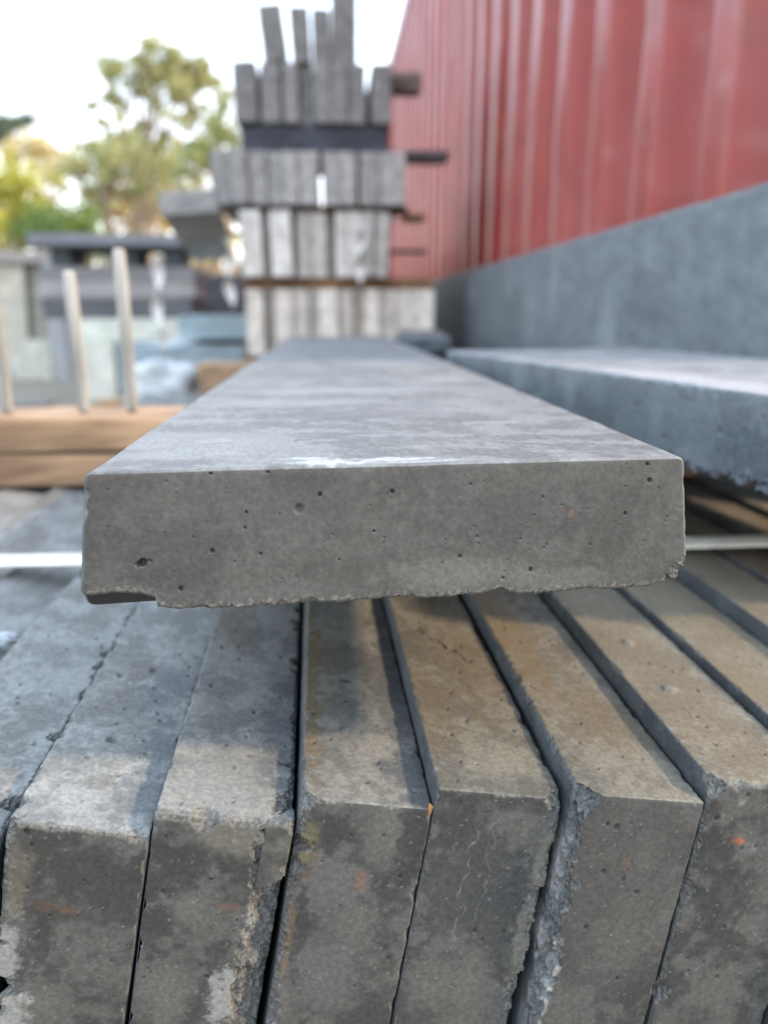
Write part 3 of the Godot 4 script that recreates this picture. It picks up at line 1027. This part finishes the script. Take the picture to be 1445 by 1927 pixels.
func strap() -> void:
	# a lens-shaped band pulled straight over the sleepers, bent down at neither end in view
	var s := Soup.new()
	var ring := PackedVector2Array()
	for i in 20:
		var a := TAU * i / 20
		ring.append(Vector2(cos(a) * 0.0130, sin(a) * 0.0022))
	var pts := PackedVector3Array()
	for i in 161:
		var t := i / 160.0
		pts.append(Vector3(lerpf(-0.42, 0.43, t), 0.2855 + 0.0006 * sin(t * 9.0), lerpf(-0.5135, -0.5265, t) + 0.0004 * sin(t * 21.0)))
	var sn := noise(21, 0.5, 4)
	for i in 160:
		for k in 20:
			var k2 := (k + 1) % 20
			var f := func(p: Vector3, q: Vector2) -> Vector3: return p + Vector3(0, q.y, q.x)
			var g := func(q: Vector2) -> Vector3: return Vector3(0, q.y / 0.0022, q.x / 0.0130 * 0.2).normalized()
			var a: Vector3 = f.call(pts[i], ring[k])
			var b: Vector3 = f.call(pts[i], ring[k2])
			var c: Vector3 = f.call(pts[i + 1], ring[k2])
			var d: Vector3 = f.call(pts[i + 1], ring[k])
			var na: Vector3 = g.call(ring[k])
			var nb: Vector3 = g.call(ring[k2])
			var col := Color(0.80, 0.75, 0.63) * (0.88 + 0.34 * sn.get_noise_2d(pts[i].x * 60.0, k * 0.7))
			col.a = 1.0
			s.face(a, b, c, na, nb, nb, col)
			s.face(a, c, d, na, nb, na, col)
	var o := obj("packing_strap", s.mesh(), M.strap)
	tag(o, "pale cream packing strap stretched across the lower sleepers behind the slab", "strap")

func stakes() -> void:
	var c0 := Color(0.34, 0.315, 0.28)
	var c1 := Color(0.47, 0.44, 0.39)
	var spots := [[-0.3235, 0.155, 0.0, "leftmost"], [-0.2475, 0.139, -1.0, "middle"], [-0.2000, 0.160, 0.0, "rightmost"]]
	for q in spots:
		var o := obj("timber_stake", timber(Vector3(0.0125, q[1], 0.008), 300 + int(q[1] * 1000), c0, c1), M.far)
		o.position = Vector3(q[0] - 0.006, 0.3505, -0.80)
		o.rotation.z = deg_to_rad(-q[2] * 0.8)
		tag(o, "thin pale timber stake standing on the upper bearer, the %s of three" % q[3], "stake", "stakes standing on the timber bearer")

# ---------------------------------------------------------------- the tall stack
func far_sleeper(w: float, h: float, l: float, sd: int, tone: float, warm: float) -> ArrayMesh:
	var b := Block.new()
	b.w = w
	b.h = h
	b.l = l
	b.r = 0.003
	b.wave = 0.002
	b.seed = sd
	b.e_ft = Vector2(0.0015, 0.004)
	b.e_fl = Vector2(0.001, 0.003)
	b.e_fr = Vector2(0.001, 0.003)
	b.e_tl = Vector2(0.001, 0.002)
	b.e_tr = Vector2(0.001, 0.002)
	b.fresh_tone = grey(tone, warm)
	var a := grey(tone * 0.82, warm)
	var c := grey(tone * 1.1, warm)
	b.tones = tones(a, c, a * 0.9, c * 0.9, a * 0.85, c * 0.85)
	return b.build(ends(w, 0.003, 5), ends(h, 0.003, 14), ends(l, 0.003, 10), PackedFloat32Array(), 1)

func ordinal(i: int) -> String:
	return ["first", "second", "third", "fourth", "fifth", "sixth", "seventh", "eighth", "ninth", "tenth", "eleventh", "twelfth"][i]

func tall_stack() -> void:
	var z0 := -2.42
	# rows from the ground: [bottom, height, list of [x, width, recess, tone with painted shade where recessed, lean]]
	var rows := [
		["hidden bottom", 0.05, 0.2, [[-0.24, 0.05, 0.05, 0.2, 0.0], [-0.12, 0.05, 0.05, 0.2, 0.0], [0.0, 0.05, 0.05, 0.2, 0.0], [0.12, 0.05, 0.05, 0.2, 0.0], [0.24, 0.05, 0.05, 0.2, 0.0]], 0.05],
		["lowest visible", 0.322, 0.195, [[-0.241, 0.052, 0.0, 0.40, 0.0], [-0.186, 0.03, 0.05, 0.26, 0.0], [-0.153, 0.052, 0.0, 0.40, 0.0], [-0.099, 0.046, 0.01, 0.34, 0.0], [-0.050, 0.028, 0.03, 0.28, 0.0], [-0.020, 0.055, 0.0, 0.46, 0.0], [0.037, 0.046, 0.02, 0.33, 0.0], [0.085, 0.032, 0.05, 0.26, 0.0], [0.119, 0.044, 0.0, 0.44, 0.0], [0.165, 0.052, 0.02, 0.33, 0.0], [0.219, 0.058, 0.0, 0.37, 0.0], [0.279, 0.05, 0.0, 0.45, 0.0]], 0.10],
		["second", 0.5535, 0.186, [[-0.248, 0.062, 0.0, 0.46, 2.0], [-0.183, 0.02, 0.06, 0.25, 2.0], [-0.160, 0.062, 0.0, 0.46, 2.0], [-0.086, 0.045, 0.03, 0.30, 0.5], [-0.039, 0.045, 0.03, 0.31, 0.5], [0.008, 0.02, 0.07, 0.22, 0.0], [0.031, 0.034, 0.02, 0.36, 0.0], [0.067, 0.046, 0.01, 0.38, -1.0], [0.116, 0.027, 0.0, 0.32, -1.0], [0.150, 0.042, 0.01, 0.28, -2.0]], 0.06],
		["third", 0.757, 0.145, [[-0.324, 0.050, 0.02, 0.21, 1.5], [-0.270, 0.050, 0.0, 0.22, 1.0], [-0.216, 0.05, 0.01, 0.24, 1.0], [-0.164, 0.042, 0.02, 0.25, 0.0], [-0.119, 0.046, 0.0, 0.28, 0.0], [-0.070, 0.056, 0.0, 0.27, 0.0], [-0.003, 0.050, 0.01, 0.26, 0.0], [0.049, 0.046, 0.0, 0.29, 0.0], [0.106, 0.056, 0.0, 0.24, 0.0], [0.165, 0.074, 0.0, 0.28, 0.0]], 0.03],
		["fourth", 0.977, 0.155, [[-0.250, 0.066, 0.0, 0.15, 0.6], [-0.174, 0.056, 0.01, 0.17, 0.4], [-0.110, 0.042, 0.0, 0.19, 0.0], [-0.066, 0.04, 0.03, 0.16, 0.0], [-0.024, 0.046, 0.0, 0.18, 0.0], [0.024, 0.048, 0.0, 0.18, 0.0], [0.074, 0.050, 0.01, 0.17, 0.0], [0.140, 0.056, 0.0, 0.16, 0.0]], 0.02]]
	var sd := 400
	for r in rows:
		var list: Array = r[3]
		for i in list.size():
			var q: Array = list[i]
			sd += 3
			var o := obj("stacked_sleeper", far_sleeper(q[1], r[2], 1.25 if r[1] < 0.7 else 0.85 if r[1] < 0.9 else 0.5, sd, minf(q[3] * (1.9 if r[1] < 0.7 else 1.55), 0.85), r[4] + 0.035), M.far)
			o.rotation.z = deg_to_rad(q[4])
			o.position = Vector3(q[0] + sin(deg_to_rad(q[4])) * r[2] * 0.5, r[1], z0 - q[2])
			tag(o, "%s grey sleeper end from the left in the %s row of the tall stack" % [ordinal(i), r[0]], "concrete sleeper", "sleepers in the tall stack")
	var top := [[-0.162, 0.067, 0.142, 6.0, "leaning leftmost"], [-0.082, 0.055, 0.140, 3.0, "second from left"], [-0.025, 0.051, 0.137, 0.5, "third from left"], [0.028, 0.071, 0.20, -0.5, "tallest, rightmost"]]
	for q in top:
		sd += 3
		var o := obj("stacked_sleeper", far_sleeper(q[1], q[2], 0.35, sd, 0.24, 0.07), M.far)
		o.rotation.z = deg_to_rad(q[3])
		o.position = Vector3(q[0], 1.133, z0 - 0.01)
		tag(o, "upright sleeper end on top of the tall stack, %s of four" % q[4], "concrete sleeper", "sleepers on top of the tall stack")
	# bearers between the rows, across the stack
	var br := Color(0.25, 0.14, 0.07)
	var bear := [
		[-0.30, 0.60, 0.0, 0.05, -2.75, br * 0.6, "dark ground timber under the front of the tall stack"],
		[-0.30, 0.60, 0.0, 0.05, -3.35, br * 0.6, "dark ground timber under the back of the tall stack"],
		[-0.27, 0.62, 0.25, 0.0715, -2.62, br, "timber hidden low in the tall stack, front"],
		[-0.27, 0.62, 0.25, 0.0715, -3.45, br, "timber hidden low in the tall stack, back"],
		[-0.25, 0.585, 0.5175, 0.035, -2.47, br, "brown timber on the lowest visible row of the tall stack, its ends orange"],
		[-0.25, 0.60, 0.5175, 0.035, -3.45, br, "brown timber at the back of the tall stack above its lowest row"],
		[-0.20, 0.45, 0.740, 0.0165, -2.45, br * 0.4, "thin dark batten above the second row of the tall stack, front"],
		[-0.50, 0.74, 0.740, 0.0165, -3.20, br, "thin batten above the second row of the tall stack, its left end under a slab"],
		[0.243, 0.065, 0.722, 0.024, -2.50, br * 1.3, "small brown batten end right of the tall stack, between its second and third rows"],
		[-0.235, 0.425, 0.9025, 0.074, -2.445, Color(0.075, 0.08, 0.10), "dark timber under the fourth row of the tall stack, front"],  # navy colour stands for the shade between the rows
		[-0.25, 0.49, 0.9025, 0.074, -2.80, Color(0.10, 0.085, 0.07), "dark timber under the fourth row of the tall stack, back"],
		[0.2405, 0.135, 0.893, 0.030, -2.50, Color(0.11, 0.10, 0.095), "dark batten end sticking out right of the stack's third row"],
		[0.197, 0.095, 1.083, 0.052, -2.50, Color(0.22, 0.17, 0.14), "short brown batten end sticking out right of the stack's fourth row"]]
	for q in bear:
		sd += 1
		var c: Color = q[5]
		var o := obj("timber_batten", timber(Vector3(q[1], q[3], 0.07), sd, c * 0.8, c * 1.2), M.wood)
		o.position = Vector3(q[0], q[2] + 0.0003, q[4])
		tag(o, q[6], "timber batten", "timbers in the tall stack")
	var bar := obj("steel_bar", timber(Vector3(0.14, 0.014, 0.014), 777, Color(0.05, 0.045, 0.045), Color(0.07, 0.06, 0.06)), M.far)
	bar.position = Vector3(0.19, 0.632, -2.6)
	tag(bar, "thin dark bar sticking out right of the second row of the tall stack", "bar")
	# a slab that sticks out at the left, over a dark one
	var sl := obj("stacked_slab", far_sleeper(0.155, 0.058, 1.1, 801, 0.34, 0.05), M.far)
	sl.position = Vector3(-0.435, 0.700, -2.22)
	sl.rotation = Vector3(deg_to_rad(-2.6), deg_to_rad(5.0), deg_to_rad(5.0))
	tag(sl, "grey slab lying flat and sticking out left of the tall stack", "concrete slab")
	# white packing straps with a twist, hanging loose
	for q in [[0.098, 0.70, 0.175, z0 + 0.035, "in front of the tall stack's second row"], [-0.283, 0.657, 0.195, -2.40, "just left of the tall stack"], [-0.49, 0.60, 0.25, -2.38, "in front of the pale beams at left"]]:
		var s := Soup.new()
		var last: Array = []
		for i in 41:
			var t := i / 40.0
			var a: float = t * 7.5 + q[0] * 9.0
			var c := Vector3(q[0] + 0.006 * sin(t * 8.0), q[1] - q[2] * t, q[3] + 0.005 * cos(t * 5.0))
			var d := Vector3(cos(a), 0, sin(a)) * 0.016
			var n := Vector3(-sin(a), 0, cos(a)) * 0.0006
			var now := [c - d + n, c + d + n, c + d - n, c - d - n]
			if last:
				for k in 4:
					s.quad(last[k], now[k], now[(k + 1) % 4], last[(k + 1) % 4], Color(0.72, 0.69, 0.64))
			last = now
		var o := obj("loose_strap", s.mesh(), M.strap)
		tag(o, "white twisted packing strap hanging loose %s" % q[4], "strap", "loose hanging straps")

# ---------------------------------------------------------------- the yard at left
func beam(called: String, at: Vector3, size: Vector3, turn: float, tone: Color, label: String, group := "", cat := "concrete beam") -> void:
	var b := Block.new()
	b.w = size.x
	b.h = size.y
	b.l = size.z
	b.r = 0.004
	b.wave = 0.003
	b.seed = int(absf(at.x * 977.0 + at.y * 331.0 + at.z * 77.0))
	b.fresh_tone = tone
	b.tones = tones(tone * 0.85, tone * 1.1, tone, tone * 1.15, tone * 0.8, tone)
	var o := obj(called, b.build(ends(size.x, 0.004, 8), ends(size.y, 0.004, 4), ends(size.z, 0.004, 4), PackedFloat32Array(), 1), M.far)
	o.position = at
	o.rotation.y = turn
	tag(o, label, cat, group)

func yard() -> void:
	var g := "beams stacked in the yard at left"
	var z := -4.2
	beam("yard_beam", Vector3(-1.29, 0.303, z), Vector3(0.61, 0.115, 0.5), 0.02, Color(0.74, 0.74, 0.63), "pale greenish white beam in the middle of the yard stack, below the dark ones", g)
	beam("yard_beam", Vector3(-1.46, 0.420, z - 0.03), Vector3(0.76, 0.100, 0.5), -0.02, Color(0.14, 0.14, 0.145), "dark beam lying on the pale greenish one", g)
	beam("yard_beam", Vector3(-1.47, 0.522, z - 0.02), Vector3(0.79, 0.080, 0.5), 0.02, Color(0.40, 0.37, 0.35), "light grey brown beam in the upper half of the yard stack", g)
	beam("yard_beam", Vector3(-1.46, 0.604, z - 0.04), Vector3(0.78, 0.075, 0.5), -0.01, Color(0.27, 0.255, 0.245), "grey brown beam just under the gap of the yard stack", g)
	for q in [[-1.42, 0.10, "at the left end"], [-0.85, 0.10, "at the right end"], [-1.12, 0.14, "in the middle"]]:
		beam("packing_block", Vector3(q[0], 0.681, z - 0.1), Vector3(q[1], 0.092, 0.3), 0.0, Color(0.13, 0.16, 0.18), "dark packing block %s under the yard stack's lid plank" % q[2], "packing blocks under the lid plank", "block")
	beam("lid_plank", Vector3(-1.47, 0.775, z + 0.06), Vector3(0.78, 0.055, 0.6), 0.02, Color(0.25, 0.25, 0.265), "grey plank lying across the top of the yard stack like a lid", "", "plank")
	beam("yard_block", Vector3(-1.27, 0.0, z + 0.04), Vector3(0.17, 0.300, 0.4), 0.0, Color(0.74, 0.72, 0.62), "white upright block under the left of the pale beam", "blocks under the yard stack", "concrete block")
	beam("yard_block", Vector3(-1.09, 0.0, z + 0.03), Vector3(0.26, 0.300, 0.4), 0.0, Color(0.36, 0.42, 0.43), "pale blue block under the middle of the pale beam", "blocks under the yard stack", "concrete block")
	beam("yard_block", Vector3(-0.80, 0.0, z + 0.02), Vector3(0.11, 0.300, 0.4), 0.0, Color(0.4, 0.46, 0.47), "grey blue block under the right end of the pale beam", "blocks under the yard stack", "concrete block")
	# stack of pale blocks, far left
	var zl := -5.5
	for c in 2:
		for r in 4:
			var wide: float = [0.20, 0.145][c]
			beam("pale_block", Vector3([-2.215, -2.0][c] + r * 0.006, 0.272 + r * 0.123, zl - c * 0.05), Vector3(wide, 0.121, 0.4), 0.0, [Color(0.58, 0.53, 0.43), Color(0.38, 0.35, 0.30)][c], "pale block, %s from the bottom in the %s column at far left" % [ordinal(r), ["left", "right"][c]], "pale blocks at far left", "concrete block")
	beam("pale_block", Vector3(-2.13, 0.0, zl + 0.03), Vector3(0.26, 0.270, 0.4), 0.0, Color(0.62, 0.60, 0.51), "big white block under the pale columns at far left", "", "concrete block")
	beam("wrapped_post", Vector3(-1.84, 0.0, zl + 0.1), Vector3(0.10, 0.76, 0.12), 0.0, Color(0.42, 0.42, 0.42), "grey upright post right of the pale block columns", "", "post")
	beam("dark_plank", Vector3(-2.35, 0.766, zl + 0.06), Vector3(0.60, 0.07, 0.6), 0.05, Color(0.30, 0.28, 0.27), "grey plank on top of the pale blocks at far left", "", "plank")
	# pale blue slabs beside the tall stack
	var zt := -3.0
	beam("blue_slab", Vector3(-0.55, 0.352, zt), Vector3(0.25, 0.085, 0.6), 0.06, Color(0.40, 0.50, 0.54), "blue grey slab left of the tall stack, upper of two", "", "concrete slab")
	beam("blue_slab", Vector3(-0.70, 0.235, zt + 0.1), Vector3(0.40, 0.095, 0.6), 0.03, Color(0.34, 0.41, 0.45), "pale blue slab left of the tall stack, lower of two", "", "concrete slab")
	beam("packing_block", Vector3(-0.50, 0.3305, zt - 0.1), Vector3(0.18, 0.021, 0.3), 0.0, Color(0.16, 0.13, 0.10), "thin dark packing between the two blue slabs", "", "timber block")
	beam("packing_block", Vector3(-0.62, 0.0, zt + 0.0), Vector3(0.28, 0.234, 0.3), 0.0, Color(0.14, 0.13, 0.12), "dark block carrying the lower blue slab", "", "concrete block")
	# silver wrapped bundle on a dark pallet
	var bu := obj("wrapped_bundle", chunk(Vector3(0.115, 0.072, 0.12), 91, Color(0.48, 0.50, 0.50)), M.strap)
	bu.position = Vector3(-0.465, 0.245, -2.3)
	tag(bu, "crumpled silver wrapped bundle on the dark pallet behind the stakes", "bundle")
	beam("dark_pallet", Vector3(-0.62, 0.0, -2.14), Vector3(0.3, 0.18, 0.35), 0.05, Color(0.07, 0.065, 0.06), "dark pallet block under the silver bundle", "", "pallet")
	beam("orange_tarp", Vector3(-0.98, 0.42, -4.9), Vector3(0.22, 0.07, 0.2), 0.1, Color(0.70, 0.36, 0.20), "small orange tarpaulin bundle far off, left of the tall stack", "", "tarpaulin")
	beam("tarp_stand", Vector3(-0.97, 0.0, -4.9), Vector3(0.2, 0.418, 0.2), 0.1, Color(0.16, 0.15, 0.14), "dark block under the small orange tarpaulin bundle", "", "concrete block")
	for k in 5:
		beam("ground_plank", Vector3(-1.7 + k * 0.22, 0.0, -3.55 - 0.12 * (k % 2)), Vector3(0.16 + 0.03 * (k % 3), 0.03 + 0.012 * (k % 2), 0.09), 0.3 - 0.15 * k, [Color(0.34, 0.24, 0.15), Color(0.24, 0.22, 0.2), Color(0.42, 0.30, 0.18)][k % 3], "%s short plank from the left lying on the ground before the yard stack" % ordinal(k), "short planks on the yard ground", "plank")
	beam("timber_offcut", Vector3(-1.02, 0.0, -3.5), Vector3(0.24, 0.07, 0.12), 0.2, Color(0.5, 0.30, 0.15), "orange timber offcut on the ground behind the stakes", "", "timber offcut")
	# a dark beam stack farther off, seen through the gap
	beam("far_beam", Vector3(-0.85, 0.42, -5.2), Vector3(0.5, 0.26, 0.6), 0.0, Color(0.12, 0.12, 0.13), "dark beam bundle far off, left of the tall stack", "", "concrete beam")
	beam("far_beam", Vector3(-0.85, 0.0, -5.2), Vector3(0.5, 0.418, 0.6), 0.0, Color(0.16, 0.15, 0.15), "grey block under the far dark beam bundle", "", "concrete block")

# ---------------------------------------------------------------- trees
func tree(called: String, at: Vector3, label: String, trunk: Array, clumps: Array, leaf0: Color, leaf1: Color, leaves: int, size: float, sd: int, bark := Color(0.34, 0.25, 0.17)) -> void:
	var o := base(called, at)
	tag(o, label, "tree" if called != "bush" else "bush", "")
	rng.seed = sd
	var s := Soup.new()
	for t in trunk:   # [from, to, r0, r1]
		var path := PackedVector3Array()
		var rad := PackedFloat32Array()
		var wob: Vector3 = Vector3(rng.randf_range(-1, 1), 0, rng.randf_range(-1, 1)) * 0.06 * (t[1] - t[0]).length()
		for i in 7:
			var k := i / 6.0
			path.append(t[0].lerp(t[1], k) + wob * sin(k * PI))
			rad.append(lerpf(t[2], t[3], k))
		s.tube(path, rad, bark, 8)
	obj("trunk", s.mesh(), M.bark, o)
	var f := Soup.new()
	for c in clumps:   # [centre, radius, shade]
		var n := int(leaves * c[1] * c[1])
		for i in n:
			var d := Vector3(rng.randfn(), rng.randfn() * 0.75, rng.randfn()) * 0.5
			if d.length() > 1.15:
				d = d.normalized() * rng.randf()
			var p: Vector3 = c[0] + d * c[1]
			var ax := Vector3(rng.randf_range(-1, 1), rng.randf_range(-1.2, 0.4), rng.randf_range(-1, 1)).normalized()
			var sd2 := ax.cross(Vector3(rng.randf_range(-1, 1), rng.randf_range(-1, 1), rng.randf_range(-1, 1))).normalized()
			var L := size * rng.randf_range(0.7, 1.3)
			var col := leaf0.lerp(leaf1, clampf(rng.randf() * 0.7 + c[2], 0.0, 1.0))
			f.quad(p - ax * L * 0.5, p + sd2 * L * 0.22, p + ax * L * 0.5, p - sd2 * L * 0.22, col)
	var cr := obj("crown", f.mesh(), M.leaf, o)
	cr.set_meta("kind", "stuff")

func spot(px: float, py: float, z: float) -> Vector3:   # where a clump of a crown is, z metres down the yard
	var eye := Basis.from_euler(Vector3(deg_to_rad(-14.5475), deg_to_rad(-4.1512), 0))
	var d := eye * Vector3((px - 722.5) / 1447.0, (963.5 - py) / 1447.0, -1.0)
	d *= z / -d.z
	return Vector3(d.x, 0.45 + d.y, 0)

func trees() -> void:
	var z := 22.0
	var foot := Vector3(-4.85, 0, -z)
	var cl := []
	var tr := [[Vector3(0, 0, 0), Vector3(0.12, 2.6, 0), 0.17, 0.12]]
	var mid := Vector3(0.12, 2.6, 0)
	rng.seed = 5
	for q in [[205, 125, 20, 0.1], [222, 150, 18, 0.2], [262, 108, 18, 0.3], [300, 108, 20, 0.3], [335, 125, 20, 0.3], [285, 140, 18, 0.3], [318, 150, 18, 0.3], [355, 150, 20, 0.5], [385, 150, 18, 0.6], [405, 160, 16, 0.5], [345, 178, 18, 0.5], [325, 165, 18, 0.4], [210, 175, 14, 0.3], [178, 168, 8, 0.1], [190, 212, 10, 0.0], [355, 205, 9, 0.3]]:
		cl.append([spot(q[0], q[1], z) - Vector3(foot.x, 0, 0) + Vector3(0, 0, rng.randf_range(-0.8, 0.8)), q[2] / 1495.0 * z * 1.35, q[3]])
	# ragged small tufts through the rest of the crown
	for k in 170:
		var a := rng.randf_range(0.0, TAU)
		var d := sqrt(rng.randf())
		var px := 305.0 + cos(a) * d * 135.0
		var py := 210.0 + sin(a) * d * 120.0
		cl.append([spot(px, py, z) - Vector3(foot.x, 0, 0) + Vector3(0, 0, rng.randf_range(-1.0, 1.0)), rng.randf_range(4.0, 12.0) / 1495.0 * z * 1.3, rng.randf_range(0.1, 0.7)])
	for k in range(0, cl.size(), 4):
		tr.append([mid + Vector3(rng.randf_range(-0.05, 0.1), rng.randf_range(-0.4, 1.6), 0), cl[k][0], 0.045, 0.008])
	tr.append([mid, mid + Vector3(0.1, 2.2, 0), 0.12, 0.05])
	tree("gum_tree", foot, "tall airy tree with thin golden foliage, sky showing through, left of the tall stack", tr, cl, Color(0.17, 0.21, 0.07), Color(0.50, 0.46, 0.20), 1500, 0.15, 11)
	# smaller trees and bushes
	var mk := func(called: String, zz: float, list: Array, label: String, a: Color, b: Color, dens: int, ls: float, sd: int):
		var fx: float = spot(list[0][0], list[0][1], zz).x
		var cc := []
		var tt := [[Vector3.ZERO, Vector3(0, spot(list[0][0], list[0][1], zz).y * 0.75, 0), 0.12, 0.06]]
		rng.seed = sd * 7
		var more := list.duplicate()
		for q in list:
			for k in 3:
				more.append([q[0] + rng.randf_range(-1.5, 1.5) * q[2], q[1] + rng.randf_range(-1.2, 1.2) * q[2], q[2] * rng.randf_range(0.25, 0.5), clampf(q[3] + rng.randf_range(-0.3, 0.3), 0.0, 1.0)])
		for q in more:
			var c: Vector3 = spot(q[0], q[1], zz) - Vector3(fx, 0, 0) + Vector3(0, 0, rng.randf_range(-0.5, 0.5))
			cc.append([c, q[2] / 1495.0 * zz * 1.25, q[3]])
			if q[2] > 11.0:
				tt.append([tt[0][1] * rng.randf_range(0.6, 1.0), c, 0.04, 0.01])
		tree(called, Vector3(fx, 0, -zz), label, tt, cc, a, b, dens, ls, sd)
	mk.call("tree", 18.0, [[190, 290, 30, 0.2], [165, 270, 20, 0.1], [225, 300, 26, 0.3], [245, 330, 24, 0.4], [200, 330, 28, 0.3], [180, 360, 26, 0.3], [150, 310, 22, 0.5], [130, 305, 24, 0.6], [235, 365, 24, 0.6], [215, 270, 14, 0.1], [250, 285, 12, 0.3], [270, 270, 10, 0.1], [300, 330, 16, 0.5], [280, 300, 14, 0.4], [270, 345, 22, 0.6], [300, 375, 20, 0.7], [330, 310, 18, 0.4], [350, 290, 16, 0.3], [370, 350, 18, 0.4], [160, 395, 24, 0.5], [110, 340, 20, 0.6], [330, 350, 14, 0.6]], "mixed green and gold tree in front of the airy tall tree", Color(0.13, 0.20, 0.08), Color(0.50, 0.45, 0.20), 1300, 0.14, 12)
	mk.call("tree", 26.0, [[20, 245, 24, 0.0], [10, 265, 22, 0.1], [50, 235, 14, 0.0], [62, 225, 12, 0.0], [35, 228, 10, 0.0], [5, 230, 12, 0.0]], "thin dark topped tree at the left edge of the picture", Color(0.10, 0.14, 0.10), Color(0.20, 0.21, 0.12), 900, 0.2, 13)
	mk.call("tree", 20.0, [[70, 275, 26, 0.7], [40, 285, 22, 0.8], [100, 290, 24, 0.7], [15, 300, 20, 0.8], [120, 330, 24, 0.6], [80, 310, 20, 0.9]], "golden brown leafed tree behind the yellow green one at left", Color(0.32, 0.27, 0.11), Color(0.64, 0.52, 0.26), 900, 0.16, 14)
	mk.call("tree", 14.0, [[25, 335, 34, 0.7], [60, 345, 28, 0.6], [5, 370, 34, 0.8], [45, 380, 30, 0.6], [15, 420, 30, 0.8], [75, 375, 18, 0.5], [-40, 360, 50, 0.6], [0, 450, 30, 0.8]], "yellow green round topped tree at the left edge", Color(0.18, 0.23, 0.03), Color(0.48, 0.44, 0.07), 2200, 0.11, 15)
	mk.call("bush", 12.0, [[120, 410, 34, 0.1], [90, 425, 28, 0.1], [150, 425, 30, 0.3], [60, 440, 26, 0.1], [115, 440, 40, 0.1], [170, 445, 22, 0.4], [180, 460, 26, 0.3]], "dense dark green domed bush behind the grey lid plank", Color(0.04, 0.10, 0.03), Color(0.22, 0.28, 0.04), 4200, 0.08, 16)
	mk.call("tree", 24.0, [[270, 390, 30, 0.8], [300, 400, 26, 0.9], [245, 385, 24, 0.7], [320, 385, 20, 0.8], [335, 370, 14, 0.6], [255, 420, 26, 0.8], [310, 425, 26, 0.9], [215, 395, 20, 0.7], [260, 350, 12, 0.6]], "golden low tree of sunlit leaf colour behind the lid plank", Color(0.42, 0.29, 0.09), Color(0.70, 0.52, 0.22), 800, 0.2, 17)  # golden sunlight is put into the leaf colour
	mk.call("tree", 13.0, [[420, 258, 26, 0.2], [445, 268, 20, 0.4], [395, 280, 24, 0.2], [370, 305, 22, 0.2], [355, 330, 16, 0.2], [410, 240, 18, 0.3], [440, 245, 14, 0.5], [340, 340, 10, 0.2], [390, 310, 22, 0.0], [360, 280, 12, 0.6], [345, 300, 10, 0.6]], "green tree half hidden by the left side of the tall stack", Color(0.09, 0.14, 0.05), Color(0.33, 0.33, 0.10), 2000, 0.10, 18)
	mk.call("bush", 9.0, [[390, 470, 26, 0.6], [370, 450, 20, 0.6], [415, 450, 24, 0.5], [440, 455, 18, 0.7], [385, 510, 22, 0.7], [395, 545, 18, 0.9], [380, 490, 18, 0.6], [360, 480, 14, 0.7]], "yellow green bush in the gap between the yard beams and the tall stack", Color(0.22, 0.25, 0.07), Color(0.60, 0.48, 0.15), 2600, 0.07, 19)
	mk.call("bush", 30.0, [[60, 520, 40, 0.4], [140, 510, 40, 0.4], [220, 515, 40, 0.4], [300, 510, 40, 0.4], [380, 515, 40, 0.4], [-30, 520, 40, 0.4], [460, 515, 40, 0.4], [540, 515, 40, 0.4]], "low far hedge along the end of the yard", Color(0.05, 0.07, 0.02), Color(0.16, 0.14, 0.05), 700, 0.2, 20)
